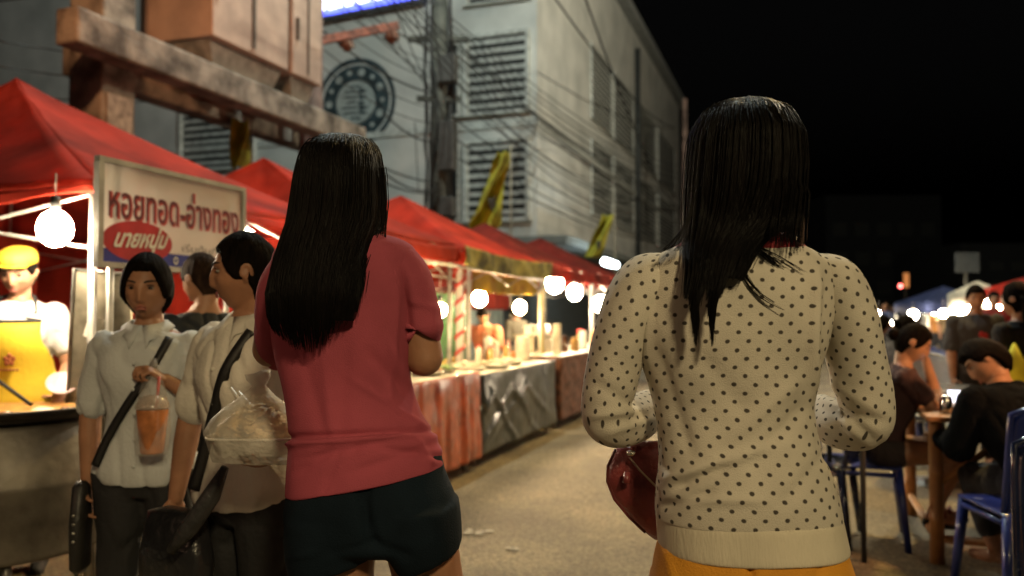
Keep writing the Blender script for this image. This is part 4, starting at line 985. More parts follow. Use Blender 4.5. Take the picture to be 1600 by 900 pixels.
cl = loft([(1082, 368, 1226, 366, .060, -.002), (1066, 378, 1240, 376, .074, -.004), (1052, 388, 1256, 387, .082, -.004), (1046, 394, 1262, 394, .082, -.004)], Y2, 6, 80); cl.obj('undershirt_collar', M('red_collar', (.40, .03, .04), r=.8), w2)
# hair
HE2 = [(1148, 1178, 157, .012, 0), (1122, 1204, 163, .05, 0), (1103, 1225, 180, .082, -.004), (1087, 1241, 215, .112, -.010), (1082, 1245, 260, .112, -.014), (1079, 1243, 305, .105, -.020), (1078, 1226, 345, .085, -.030), (1078, 1194, 375, .058, -.055), (1078, 1172, 400, .040, -.088), (1079, 1156, 435, .028, -.112), (1078, 1140, 470, .020, -.126), (1084, 1128, 500, .012, -.126)]
hair_core(HE2[:-2], Y2).obj('hair', hairm, w2)
HB = np.array([list(e) for e in HE2], float)
def strand2(i, q):
    th = math.pi + q.uniform(-.30, math.pi + .30); u = (1 + math.cos(th)) / 2; y0 = 157 + 60 * q.random() ** 2
    right = u > .62 and q.random() < .75
    if u > .62 and q.random() < .35: return None
    if right: yend = q.uniform(325, 392)
    elif u > .62: yend = q.uniform(395, 440)
    else:
        lobes = (.16, .44); yend = 455 + 75 * max(math.exp(-((u - l) / .07) ** 2) for l in lobes) + q.uniform(-40, 12)
    off = q.uniform(.001, .006) if q.random() < .97 else q.uniform(.006, .014); wv = q.uniform(-4, 4); ph = q.uniform(0, 6); pts = []; n = 16
    for j in range(n):
        y = y0 + (yend - y0) * j / (n - 1); xl, xr, d, o = ring_at(HB, min(y, 499))
        if right and y > 300: xl, xr, d = xl, max(xr, 1247 - (y > 345) * (y - 345) * .05), max(d, .075 if y > 360 else d)
        Yc = Y2 + o; xc = (xl + xr) / 2; hw = (xr - xl) / 2 * (1 if y < 500 else .8); x = xc + hw * math.cos(th) + wv * math.sin(y * .014 + ph) * sst(200, 500, y)
        if not right and u < .5 and y > 400:  x = x - 8 * sst(400, 520, y) * (u < .3) + 4 * sst(400, 520, y) * (u >= .3)
        p = W(x, y, Yc); p.y = Yc + d * math.sin(th) - (.006 if y > 400 else 0); pts.append(p + V((math.cos(th), math.sin(th), 0)) * off)
    return pts
strands(strand2, 3600, 16, .0010, 8).obj('hair_strands', hairm, w2)
def flare(i, q):
    k = i % 3; pts = []
    for j in range(14):
        u = j / 13
        if k == 0: x, y = 1082 - 50 * u ** 2.2 * q_[i], 300 + 92 * u; dd = -.06 - .035 * u
        elif k == 1: x, y = 1150 + 85 * u ** (.8 + q_[i]) * q_[i], 370 + 30 * q_[i] + (90 * u ** 1.2 + 18 * math.sin(u * 3)) * (.6 + .4 * q_[i]); dd = -.097 - .018 * u
        else: x, y = 1165 + 100 * u * q_[i], 378 + 30 * u + 18 * u * u * q_[i]; dd = -.095 - .0 * u
        pts.append(W(x + 1.5 * math.sin(u * 6 + i), y, Y2 + dd - .006))
    return pts
qq = random.Random(4); q_ = [qq.uniform(.35, 1) for _ in range(150)]
for kk in range(3): strands(lambda i, q, kk=kk: flare(i * 3 + kk, q), (30, 16, 22)[kk], 14, .0007, 9).obj('loose_hair', hairm, w2)
# her maroon bag
bagm = M('maroon_leather', (.25, .045, .045), r=.38, var=.2, scale=10, bump=.25, bscale=80, coat=.15)
pb_ = W(1000, 760, Y2 + .10); bg_ = thing('handbag', 'maroon leather handbag hanging at the dotted-sweater woman side', 'handbag', V((pb_.x, pb_.y, .80)))
g = loft([(978, 690, 1060, 690, .012, 0), (962, 700, 1085, 698, .035, 0), (950, 725, 1105, 720, .045, 0), (948, 750, 1115, 750, .050, 0), (958, 778, 1118, 778, .052, 0), (980, 805, 1118, 805, .050, 0), (1005, 830, 1110, 830, .040, 0), (1022, 842, 1095, 842, .012, 0)], Y2 + .17, 7, 60)
displace(g, lambda p: .003 * noise.noise(p * 25)); g.obj('bag_body', bagm, bg_)
g = G(); g.tube([W(x, y, Y2 + .115) for x, y in ((984, 715), (1000, 735), (1030, 765), (1070, 785))], .0022, 6); g.obj('zip', M('zip_metal', (.5, .4, .3), r=.3, metal=1), bg_)
g = G(); g.lathe(W(986, 708, Y2 + .118), [(.001, .006), (.008, .004), (.009, 0), (.008, -.004), (.001, -.006)], 14); g.obj('stud', M('stud_metal', (.75, .7, .6), r=.2, metal=1), bg_)
g = G(); g.tube([W(980, 738, Y2 + .113), W(979, 755, Y2 + .108)], [.006, .008], 8); g.obj('tassel', bagm, bg_)
g = G(); g.tube([W(x, y, Y2 + d) for x, y, d in ((987, 708, .13), (992, 690, .14), (1000, 672, .16), (1030, 668, .20), (1056, 690, .19), (1060, 705, .17))], .006, 8); g.obj('handle', bagm, bg_)
g = G(); g.tube([W(x, y, Y2 + .118) for x, y in ((962, 702), (950, 728), (949, 752), (960, 780), (983, 808), (1008, 832))], .003, 6); g.obj('piping', M('maroon_dark', (.12, .02, .02), r=.4), bg_)
# ======== griddle stall with sign ========
steel = M('worn_steel', (.30, .29, .27), r=.38, var=.3, scale=6, bump=.15, bscale=30, metal=.8)
drumm = M('sooty_drum', (.20, .18, .15), r=.5, var=.45, scale=3.5, bump=.2, bscale=20, metal=.35, c2=(.07, .06, .05))
gc = V((-2.27, 3.68, 0))
gd = thing('griddle_stove', 'wide black griddle pan on a sooty metal drum in front of the vendor', 'stove', gc)
g = G(); g.lathe(gc, [(.30, .26), (.42, .26), (.43, .28), (.425, .55), (.43, .56), (.425, .57), (.425, .80), (.40, .82), (.3, .82)], 48); g.obj('drum', drumm, gd)
g = G(); g.lathe(gc, [(.001, .835), (.30, .84), (.44, .855), (.475, .885), (.485, .885), (.49, .875), (.45, .835), (.30, .815), (.001, .81)], 56); g.obj('pan', M('black_pan', (.035, .03, .028), r=.3, var=.3, bump=.1, metal=.7), gd)
g = G(); g.lathe(gc, [(.001, .842), (.2, .845), (.36, .850), (.30, .851), (.001, .853)], 40); displace(g, lambda p: .006 * noise.noise(p * 14)); g.obj('frying_egg', M('fried_batter', (.55, .30, .09), r=.35, var=.5, scale=18, bump=.4, bscale=60, c2=(.18, .07, .02)), gd)
for k in range(4):
    a = k * 1.57 + .6; g = G(); q = gc + V((.36 * math.cos(a), .36 * math.sin(a), 0)); g.tube([q, q + V((0, 0, .27))], .02, 8); g.obj('leg', steel, gd)
g = G()
for k in range(34):
    a = rnd.uniform(0, 6.28); r_ = rnd.uniform(.36, .44); g.ell(gc + V((r_ * math.cos(a), r_ * math.sin(a), .872)), (rnd.uniform(.012, .03), rnd.uniform(.012, .03), .010), n=8, m=6)
g.obj('oyster_pile', M('oysters', (.5, .24, .12), r=.25, var=.4, scale=30, bump=.2), gd)
# shield beside the pan
c = W(150, 530, 3.95); sh = thing('wind_shield', 'leaning grey sheet metal shield beside the griddle under the sign', 'shield', V((c.x, 3.95, 0)))
g = G(); P = [W(104, 640, 3.95), W(205, 640, 3.98), W(205, 428, 3.98), W(116, 420, 3.95)]; P += [p + V((0, .015, 0)) for p in P]
P[0].z = .3; P[1].z = .3; P[4].z = .3; P[5].z = .3
g.add(P, [(0, 1, 2, 3), (7, 6, 5, 4), (0, 4, 5, 1), (1, 5, 6, 2), (2, 6, 7, 3), (3, 7, 4, 0)]); g.obj('sheet', M('stained_sheet', (.22, .20, .15), r=.28, var=.5, scale=5, bump=.12, bscale=14, metal=.55, c2=(.05, .045, .03)), sh, smooth=False)
g = G(); g.tube([W(104, 640, 3.94), W(116, 420, 3.94), W(205, 428, 3.97)], .008, 6); g.obj('edge', steel, sh)
g = G(); g.tube([V((c.x - .1, 4.0, 0)), W(118, 600, 4.0)], .012, 6); g.tube([V((c.x + .12, 4.0, 0)), W(190, 600, 4.0)], .012, 6); g.obj('stand', steel, sh)
# sign
LZ, HZ, SW = 1.497, 1.975, 1.00
s0 = st_at(152, -2.94); O = S(s0, -2.94, LZ); UX = V((SA, CA, 0)); NX = V((CA, -SA, 0)); UZ = V((0, 0, 1)); SH = HZ - LZ
sg = thing('stall_sign', 'framed white stall sign with Thai lettering and a red oval', 'sign', S(s0 + .5, -2.94, LZ))
def sp_(u, v, d=0): return O + UX * (u * SW) + UZ * (v * SH) + NX * d
def sbx(g, u0, u1, v0, v1, d0, d1):
    P = [sp_(u, v, d) for d in (d0, d1) for u, v in ((u0, v0), (u1, v0), (u1, v1), (u0, v1))]; g.add(P, [(3, 2, 1, 0), (4, 5, 6, 7), (0, 1, 5, 4), (1, 2, 6, 5), (2, 3, 7, 6), (3, 0, 4, 7)])
g = G(); sbx(g, .01, .99, .02, .98, -.012, 0); g.obj('panel', M('sign_white', (.80, .77, .73), r=.25, var=.04, scale=3, bump=0, transl=.62, coat=.5), sg, smooth=False)
g = G(); sbx(g, -.01, 1.01, .97, 1.02, -.02, .012); sbx(g, -.01, 1.01, -.02, .03, -.02, .012); sbx(g, -.012, .018, .03, .97, -.02, .012); sbx(g, .982, 1.012, .03, .97, -.02, .012); g.obj('frame', M('sign_frame', (.42, .42, .38), r=.4, metal=.4), sg, smooth=False)
g = G(); sbx(g, .02, .98, .035, .165, .001, .003); g.obj('blue_band', M('sign_blue', (.02, .03, .28), r=.4, bump=0), sg, smooth=False)
g = G()
for d_, rr in ((.004, 1.0),):
    k = [sp_(.235 + .215 * rr * math.cos(a), .255 + .20 * rr * math.sin(a), d_) for a in [2 * math.pi * i / 48 for i in range(48)]]; k2 = [p - NX * .003 for p in k]
    g.rings([k2, k])
g.obj('red_oval', M('sign_red', (.50, .03, .04), r=.35, bump=0), sg, smooth=False)
mar = M('letter_maroon', (.14, .02, .03), r=.4, bump=0); redl = M('letter_red', (.55, .06, .05), r=.4, bump=0); whl = M('letter_white', (.8, .78, .74), r=.4, bump=0); gnl = M('letter_green', (.02, .2, .06), r=.4, bump=0)
def sign_text(body, u0, v0, hgt, wid, m, d, nm='lettering', shear=0, bold=0, slope=0):
    t = text_mesh(body, 1, lambda x, y, z: V((x, y, z)), .01, 0, bold)
    xs = [p.x for p in t.v]; x0, x1 = min(xs), max(xs)
    t.v = [sp_(u0 + (p.x - x0) / (x1 - x0) * wid + shear * p.y * .05, v0 + p.y * hgt + slope * (p.x - x0) / (x1 - x0), d + (p.z + .01) * .05) for p in t.v]
    t.obj(nm, m, sg, smooth=False)
sign_text('หอยทอด-อ่างทอง', .058, .46, .43, .90, redl, .003, bold=.024)
sign_text('หอยทอด-อ่างทอง', .048, .47, .43, .90, mar, .006, bold=.006)
sign_text('นายหนุ่ม', .075, .185, .235, .32, whl, .008, shear=1.0, bold=.028, slope=.03)
sign_text('เริ่มต้นที่', .52, .20, .10, .26, M('letter_grey', (.2, .2, .2), bump=0), .004)
sign_text('40', .83, .19, .20, .11, gnl, .004, bold=.02)
sign_text('O', .46, .06, .11, .03, whl, .006, bold=.02)
g = G(); p = sp_(.10, 0, -.03); g.tube([V((p.x, p.y, 0)), V((p.x, p.y, HZ))], .016, 8); p = sp_(.9, 0, -.03); g.tube([V((p.x, p.y, 0)), V((p.x, p.y, HZ))], .016, 8); g.obj('posts', frame_m, sg)

# ======== people on the left ========
white = M('white_blouse', (.52, .54, .55), r=.8, var=.07, scale=6, bump=.2, bscale=90, transl=.08)
white2 = M('cream_blouse', (.64, .60, .53), r=.8, var=.07, scale=6, bump=.2, bscale=90, transl=.08)
blackc = M('black_cloth', (.012, .012, .014), r=.8, var=.2, bump=.2)
blackt = M('black_tee', (.015, .018, .022), r=.9, var=.2, bump=.2); strapm = M('black_strap', (.014, .013, .013), r=.55, bump=.1)
def ring_y(z, rings=RING_F):
    zz = [r[0] for r in rings]; return np.interp(z, zz, [r[1] for r in rings]), np.interp(z, zz, [r[2] for r in rings]), np.interp(z, zz, [r[3] for r in rings])
def front(TT, x, z, off=.02, back=False):
    a, b, yo = ring_y(z); q = max(0, 1 - min(1, abs(x) / (a + .02)) ** 2.35) ** (1 / 2.35); return TT((x, yo + (-1 if back else 1) * (b * q + off), z))
def collar(ob, TT, m, k):
    for sx in (-1, 1):
        g = G(); n = 8; A_, B_ = [], []
        for i in range(n + 1):
            a = math.pi * (.5 + i / n) if sx < 0 else math.pi * (.5 - i / n)       # from front to back
            A_.append(TT((.062 * math.cos(a) * -1 * -1, .058 * math.sin(a) - .004, 1.368 - .018 * (math.sin(a) > 0) * math.sin(a))))
            w_ = .052 if i < 2 else .036; B_.append(TT(((.062 + w_ * .8) * math.cos(a) + sx * -.03 * (i == 0) * -1, (.058 + w_ * .75) * math.sin(a) + .004, 1.345 - .05 * max(0, math.sin(a)) - (.03 if i == 0 else 0))))
        g.rings([A_, B_], cap=False, closed=False); g.obj('collar', m, ob, thick=.006)
def buttons(ob, TT, zs, m):
    for z in zs: g = G(); p = front(TT, .0, z, .024); g.ell(p, (.006, .003, .006), n=8, m=6); g.obj('button', m, ob)
def strap(ob_mat, TT, pts, r=.012, name='strap', parent=None):
    g = G(); P = crom([tuple(front(TT, x, z, o, bk)) for x, z, o, bk in pts], 5); P = [V(p) for p in P]
    rg = []
    for i, p in enumerate(P):
        t = (P[min(i + 1, len(P) - 1)] - P[max(i - 1, 0)]).normalized(); nrm = V((0, -1, 0)); sd = t.cross(nrm).normalized()
        rg.append([p + sd * r, p + nrm * .004, p - sd * r, p - nrm * .003])
    g.rings(rg); return g.obj(name, ob_mat, parent)

# student with the iced drink
a0 = W(232, 490, 2.75); a0.z = 0
SA_, THa, WDa, TTa, Ja = human('woman in white blouse facing the camera holding up an iced drink bag', a0, 184, 1.47, top=(white, .775, .82, .016), bottom=(blackc, 1.95, .012),
    head=(4, 6, 0), hair='bob', hthick=.016, skinmat=skin_d, shoe=blackc, voxel=.0045,
    arms={'L': ((-.42, -.05, -1), (.72, .62, .62), (0, -.3, -1), .9), 'R': ((.22, -.05, -1), (-.02, .10, -1), (-1, 0, 0), .5)})
collar(SA_, TTa, white, 1); buttons(SA_, TTa, (1.22, 1.13, 1.04, .95, .86), white)
# her shoulder bag: strap and slim dark bag
ab = thing('shoulder_bag', 'slim black shoulder bag at the hip of the woman with the drink', 'bag', WDa((.2, .0, .55)))
strap(strapm, TTa, [(-.10, 1.31, .02, False), (-.06, 1.2, .022, False), (.02, 1.08, .024, False), (.09, .97, .026, False), (.14, .86, .03, False)], .014, parent=ab)
g = G(); g.rings([ell_ring((.205, .05, z), a, b, 24, 2.6, WDa) for z, a, b in ((.80, .015, .012), (.78, .026, .035), (.65, .028, .060), (.50, .026, .055), (.48, .015, .03))]); g.obj('bag_body', M('bag_black', (.018, .017, .016), r=.45, bump=.2), ab)
g = G(); 
for z in (.60, .63, .66, .69): g.ell(WDa((.205, .108, z)), (.006, .004, .005), n=8, m=6)
g.obj('studs', M('stud_light', (.5, .5, .45), r=.3, metal=1), ab)
# iced drink
wr = WDa(Ja['L'][2]); hd = wr
c = W(238, 668, wr.y - .06); dk = thing('iced_drink', 'orange iced tea cup hanging in a clear plastic carrier', 'drink', c + V((0, 0, -.085)))
team = M('thai_tea', (.55, .20, .07), r=.25, var=.25, scale=20, bump=0, coat=.6, spec=.6)
g = G(); g.lathe(c, [(.001, -.080), (.033, -.080), (.036, -.075), (.048, .055), (.047, .058), (.001, .058)], 28); g.obj('cup', team, dk)
g = G(); g.lathe(c, [(.046, .058), (.052, .060), (.052, .066), (.040, .095), (.012, .104), (.001, .104)], 28); g.obj('lid', M('lid_clear', (.7, .55, .45), r=.1, bump=0, alpha=.45, coat=1), dk)
g = G(); g.tube([c + V((.01, 0, .05)), c + V((.02, .0, .16))], .005, 8); g.obj('straw', M('straw_red', (.5, .1, .08), r=.4), dk)
clearp = M('clear_plastic', (.8, .75, .7), r=.18, bump=.9, bscale=14, alpha=.20, coat=.6)
g = G(); top_ = W(240, 560, wr.y - .03)
g.rings([[c.lerp(top_, u) + V((0, 0, -.09 * (1 - u))) + V((r_ * math.cos(q), r_ * .8 * math.sin(q), .0)) * (1 + .12 * noise.noise(V((q * 2, u * 5, 1)))) for q in [2 * math.pi * j / 30 for j in range(30)]] for u, r_ in ((0, .02), (.02, .05), (.25, .056), (.5, .052), (.7, .038), (.88, .018), (1, .008))]); g.obj('carrier_bag', clearp, dk)

# student in profile with noodles
b0 = W(388, 490, 2.35); b0.z = 0
SB_, THb, WDb, TTb, Jb = human('woman in cream blouse in profile carrying noodles and a black folded umbrella', b0, 152, 1.505, top=(white2, .78, .80, .018), bottom=(blackc, 1.95, .012),
    head=(-48, 4, 0), hair='tied', skinmat=skin_d, shoe=blackc, voxel=.0045, build=1.0,
    arms={'R': ((.30, .10, -1), (.06, .16, -1), (-1, .2, 0), .8), 'L': ((-.14, .05, -1), (-.52, 1, -.12), (0, .1, 1), .3)})
collar(SB_, TTb, white2, 1); buttons(SB_, TTb, (1.2, 1.1, 1.0, .9), white2)
bb_ = thing('handbag', 'black handbag on the hip of the woman carrying noodles', 'handbag', WDb((.1, .16, .6)))
strap(strapm, TTb, [(-.09, 1.31, .02, False), (-.05, 1.2, .022, False), (.0, 1.08, .024, False), (.05, .97, .026, False), (.09, .84, .03, False)], .016, parent=bb_)
g = G(); g.rings([ell_ring((.10, .17, z), a, b, 28, 3, WDb) for z, a, b in ((.80, .04, .010), (.785, .10, .045), (.66, .13, .055), (.54, .13, .055), (.52, .08, .03))]); g.obj('bag_body', M('bag_soft_black', (.014, .014, .016), r=.3, bump=.3, bscale=30), bb_)
g = G(); g.tube([W(352, 730, 2.12), W(330, 775, 2.12), W(296, 825, 2.12), W(266, 862, 2.12)], [.010, .024, .024, .012], 12); g.obj('folded_umbrella', M('umbrella_black', (.03, .03, .032), r=.5, bump=.4, bscale=40), label='folded black umbrella held low by the woman in profile', cat='umbrella')
# noodles box in a bag
n0 = WDb(Jb['L'][2] + Jb['L'][3] * .07) + V((-.0, -.01, .055)); nb_ = thing('noodle_box', 'pale foam box of yellow noodles with straws in a clear bag', 'food box', n0 + V((0, 0, -.03)))
foam = M('foam_white', (.62, .58, .50), r=.6, var=.06); nood = M('noodles_yellow', (.78, .55, .26), r=.5, var=.35, scale=40, bump=.5, bscale=60)
g = G(); g.rings([ell_ring(n0 + V((0, 0, z)), a, b, 32, 5) for z, a, b in ((-.028, .080, .055), (-.026, .084, .060), (.014, .105, .075), (.016, .109, .079), (.010, .109, .079))]); g.obj('box', foam, nb_)
g = G(); g.rings([ell_ring(n0 + V((0, 0, z)), a, b, 32, 2.2) for z, a, b in ((.012, .098, .068), (.035, .092, .060), (.065, .060, .045), (.085, .020, .018))]); displace(g, lambda p: .008 * noise.noise(p * 35)); g.obj('noodles', nood, nb_)
g = G()
for i in range(70):
    a = rnd.uniform(0, 6.28); r_ = rnd.uniform(.01, .08); p = n0 + V((r_ * math.cos(a), r_ * .65 * math.sin(a), .025 + .065 * (1 - r_ / .09))); pts = [p + V((.02 * math.sin(j * .9 + i), .02 * math.cos(j * 1.1 + i * 2) - .01, .006 * math.sin(j * 1.7 + i))) for j in range(6)]; g.tube(pts, .0022, 5)
g.obj('noodle_strands', nood, nb_)
for x0, y0, x1, y1 in ((445, 694, 372, 612), (425, 690, 360, 606)):
    g = G(); g.tube([W(x0, y0, 1.98), W(x1, y1, 1.98)], .0042, 8); g.obj('straw', M('straw_white', (.7, .66, .6), r=.3), nb_)
g = G(); g.rings([ell_ring(n0 + V((.0, 0, z)), a * (1 + .0), b, 40, 2.6, lambda p: p + V((.006 * noise.noise(p * 30), .006 * noise.noise(p * 31), 0))) for z, a, b in ((-.055, .05, .04), (-.045, .10, .075), (.02, .122, .088), (.05, .108, .074), (.08, .075, .05), (.105, .040, .028), (.13, .014, .012), (.15, .025, .02), (.165, .03, .022))]); g.v = [p + V((.010 * noise.noise(p * 22), .010 * noise.noise(p * 23 + V((5, 0, 0))), .012 * noise.noise(p * 20 + V((0, 5, 0))))) for p in g.v]; g.obj('clear_bag', M('milky_bag', (.8, .76, .68), r=.45, bump=1, bscale=20, alpha=.42, transl=.0), nb_)

# man in black seen from behind
m0 = W(318, 490, 3.45); m0.z = 0
human('short-haired man in a black t-shirt with his back turned below the sign', m0, 52, 1.53, male=True, top=(blackt, .80, .75, .018), bottom=(M('grey_trousers', (.06, .06, .06), r=.8), 1.95, .02), head=(8, 14, 0), hair='short', hairmat=hair_b, voxel=.006, shoe=blackc)
# griddle vendor
v0 = W(34, 490, 4.12); v0.z = 0
yel = M('yellow_apron', (.72, .50, .03), r=.75, var=.08, scale=5, bump=.15, bscale=40)
VD, THv, WDv, TTv, Jv = human('vendor in white t-shirt, yellow cap and yellow apron looking down at the griddle', v0, 196, 1.60, male=False, build=1.06, top=(M('white_tee', (.66, .65, .62), r=.85, bump=.15), .80, .62, .014), bottom=(blackc, 1.95, .02), head=(-4, 13, 0),
    hair='short', voxel=.0055, shoe=blackc, lean=5, arms={'L': ((-.30, .06, -1), (.12, .62, -.75), (0, -.4, -1), .9), 'R': ((.30, .1, -1), (-.1, .75, -.6), (0, -.4, -1), .9)})
g = G(); rg = []
for i in range(16):
    z = .50 + .755 * i / 15; zr = max(z, .80); a, b, yo = ring_y(zr); a *= 1.12; b *= 1.12; w_ = 1.0 if z < 1.0 else 1 - .42 * sst(1.0, 1.2, z); ring = []
    for j in range(17):
        th = R(90) + R(78 * w_) * (1 - 2 * j / 16); ring.append(TTv(((a + .034) * math.cos(th) * w_ ** .3, yo + (b + .036) * math.sin(th) + .012 * math.sin(j * .9) * sst(.9, .5, z), z)))
    rg.append(ring)
g.rings(rg, cap=False, closed=False); g.obj('apron', yel, VD, thick=.005); top_ring = rg[-1]
g = G(); g.tube(top_ring, .009, 6)
for sx, e in ((1, top_ring[0]), (-1, top_ring[-1])): g.tube([e, TTv((sx * .095, .075, 1.29)), TTv((sx * .075, .02, 1.365)), TTv((sx * .04, -.05, 1.375))], .009, 6)
g.obj('apron_straps', blackc, VD)
g = G(); c = front(TTv, 0, 1.06, .062)
for i in range(5):
    a = R(90 + 72 * i); g.ell(c + V((.020 * math.cos(a), -.003, .020 * math.sin(a) + .012)), (.013, .004, .013), n=10, m=6)
g.ell(c + V((0, -.004, .012)), (.009, .005, .009), n=10, m=6)
for i in range(6): g.box(c + V((-.04 + .016 * i, -.002, -.035)), (.011, .004, .012))
g.obj('apron_emblem', M('emblem_brown', (.30, .08, .02), r=.7), VD)
g = G(); rg = []
for ring in sphere_dirs(40, 24):
    rr = []
    for d in ring:
        q = V((d.x * .090, d.y * .110 - .004, .058 + (max(0, d.z) ** .6) * .078)) if d.z > -.05 else V((d.x * .08, d.y * .10, .058)) * (1 + d.z * .5); rr.append(THv(q))
    rg.append(rr)
g.rings(rg); g.obj('cap', yel, VD)
g = G(); g.rings([[THv((x, .072 + .040 * math.sqrt(max(0, 1 - (x / .075) ** 2)) * f, .062 - .006 * f + dz)) for x in (-.072, -.05, -.025, 0, .025, .05, .072)] for f, dz in ((0, 0), (1, 0), (1, .006), (0, .008))], cap=False, closed=False); g.obj('cap_peak', yel, VD, thick=.004)
wv = WDv(Jv['L'][2]); wv2 = wv + V((.02, -.03, -.06))
pl = thing('ladle', 'pinkish white plastic plate held in the vendor hand', 'plate', W(96, 600, 3.95))
g = G(); c = W(96, 600, 3.95); ro = Matrix.Rotation(R(28), 3, 'Y') @ Matrix.Rotation(R(38), 3, 'X'); g.rings([[c + ro @ V((r_ * math.cos(q), r_ * math.sin(q), z)) for q in [2 * math.pi * j / 28 for j in range(28)]] for r_, z in ((.002, -.008), (.04, -.008), (.068, .008), (.068, .011), (.04, -.004), (.002, -.004))]); g.obj('dish', M('plate_pink', (.75, .55, .55), r=.3, bump=0), pl); pl.name = 'plate'
sp2 = thing('spatula', 'black handled spatula with pale round blade over the pan', 'spatula', W(66, 640, 3.72))
g = G(); g.tube([W(-4, 594, 3.85), W(48, 632, 3.72)], .009, 8); g.obj('handle', blackc, sp2)
g = G(); c = W(66, 643, 3.70); g.ell(c, (.062, .045, .020), n=20, m=10); g.obj('blade', M('blade_pale', (.7, .66, .6), r=.3), sp2)
# small things on the table behind the shield
for i, (px, py, Y, m, lab) in enumerate(((146, 512, 3.9, foam, 'cream paper tag stuck on the metal shield'),)):
    g = G(); c = W(px, py, Y); g.box(c, (.07, .004, .10), Matrix.Rotation(.3, 3, 'Y')); g.obj('paper_tag', m, label=lab, cat='tag', smooth=False)
# orange bucket and red cup low behind the women
bk = thing('bucket', 'cream and orange plastic bucket on the ground between the two white-bloused women', 'bucket', W(305, 870, 3.9) * 1.0)
c = W(305, 898, 3.9); c.z = 0; BASE[bk.name] = V((c.x, c.y, 0)); bk.location = BASE[bk.name]
g = G(); g.lathe(c, [(.001, .01), (.085, .01), (.09, .02), (.115, .20), (.122, .205), (.118, .215), (.108, .205), (.08, .03), (.001, .03)], 28); g.obj('tub', M('bucket_cream', (.6, .5, .35), r=.4), bk)
g = G(); g.lathe(c, [(.107, .12), (.112, .125), (.1165, .175), (.112, .18), (.106, .15)], 28); g.obj('band', M('bucket_orange', (.6, .2, .05), r=.4), bk)
# ======== goods and vendors on the counters ========
def jar(lab, p, r, h, m, lid=None, cat='jar', group='goods on the market counters', name='jar'):
    t = thing(name, lab, cat, p, group); g = G(); g.lathe(p, [(.001, 0), (r, 0), (r * 1.02, h * .05), (r, h * .8), (r * .82, h * .9), (r * .82, h), (.001, h)], 16); g.obj('body', m, t)
    if lid: g = G(); g.lathe(p, [(.001, h + .002), (r * .86, h + .002), (r * .9, h + .01), (r * .88, h * 1.16), (.001, h * 1.17)], 16); g.obj('lid', lid, t)
def cups(lab, p, n, r=.04, h=.016, m=None):
    g = G()
    for i in range(n): g.lathe(p + V((0, 0, i * h)), [(.001, 0), (r * .8, 0), (r, .012), (r * 1.04, .0125), (r, h * .98), (.001, h * .98)], 14)
    g.obj('cup_stack', m, label=lab, cat='cup stack', group='goods on the market counters', origin=p)
def heap(lab, p, r, h, m, bowl, name='food_tray'):
    t = thing(name, lab, 'food tray', p, 'food trays on the gift stall counter'); g = G(); g.lathe(p, [(.001, 0), (r * .8, 0), (r, .03), (r * 1.03, .03), (r * 1.0, .036), (.001, .02)], 24); g.obj('tray', bowl, t)
    g = G()
    for i in range(46):
        a = rnd.uniform(0, 6.28); q = r * .85 * math.sqrt(rnd.random()); z = .03 + h * (1 - (q / r) ** 2); s_ = rnd.uniform(.012, .024)
        g.ell(p + V((q * math.cos(a), q * math.sin(a), z)), (s_, s_, s_ * .7), n=7, m=5)
    g.obj('food', m, t)
fy = M('food_yellow', (.65, .45, .10), r=.4, var=.4, scale=30); fg = M('food_green', (.18, .30, .05), r=.5, var=.4, scale=30); fo = M('food_orange', (.6, .22, .05), r=.4, var=.4, scale=30); fw = M('food_pale', (.68, .62, .45), r=.45, var=.2, scale=30)
trayw = M('tray_white', (.7, .68, .6), r=.3); lidr = M('lid_red', (.5, .05, .04), r=.4); gl = M('jar_amber', (.5, .3, .1), r=.12, coat=.8, bump=0); glw = M('jar_pale', (.6, .58, .5), r=.12, coat=.8, bump=0); brn = M('jar_brown', (.12, .05, .025), r=.15, coat=.8, bump=0)
for (s, t, r, h, m, lab) in ((5.15, -2.75, .15, .05, fg, 'tray of green vegetables nearest the pink-top woman'), (5.5, -3.0, .16, .06, fy, 'tray of yellow snacks at the back of the red-brown counter'), (5.75, -2.72, .13, .05, fo, 'tray of orange snacks at the front edge of the red-brown counter'),
                             (6.1, -2.95, .14, .06, fo, 'tray of fried orange food beside the striped post'), (6.75, -2.8, .17, .04, fw, 'broad tray of pale noodles on the grey counter'), (7.2, -2.72, .16, .04, fw, 'pale heaped tray in the middle of the grey counter front'), (7.15, -3.1, .15, .05, fy, 'yellow heaped tray towards the back of the grey counter'),
                             (7.65, -2.75, .17, .035, fw, 'cream coloured tray of sweets near the bamboo post'), (6.05, -2.68, .07, .03, fg, 'small dish of green herbs at the counter end by the grey plastic')):
    heap(lab, S(s, t, .80 if s < 6.3 else .77), r, h, m, trayw)
spec_ = [(7.9, -3.15, .035, .16, glw, lidr, 'pale jar with red lid, back of the grey counter'), (8.0, -3.05, .035, .15, gl, lidr, 'amber jar with red lid beside the pale jar'), (8.12, -3.12, .04, .14, brn, None, 'small dark brown jar without lid'),
         (8.2, -2.95, .035, .17, gl, None, 'open amber bottle next to the brown jar'), (8.32, -3.1, .03, .19, glw, None, 'slim pale bottle behind the white canister'), (8.0, -2.8, .03, .12, fo, None, 'low orange pot at the grey counter edge')]
for s, t, r, h, m, l, lab in spec_: jar(lab, S(s, t, .77), r, h, m, l)
jar('white cylindrical canister left of the bamboo post', S(8.45, -2.85, .77), .075, .26, M('canister_white', (.72, .68, .6), r=.4), None, 'canister', name='canister')
cupm = M('paper_cup', (.72, .68, .58), r=.5)
cups('tall stack of pale paper cups right of the bamboo post', S(9.45, -2.75, .80), 20, .05, .018, cupm)
cups('shorter stack of pale cups beside the tall stack', S(9.7, -2.95, .80), 9, .05, .018, cupm)
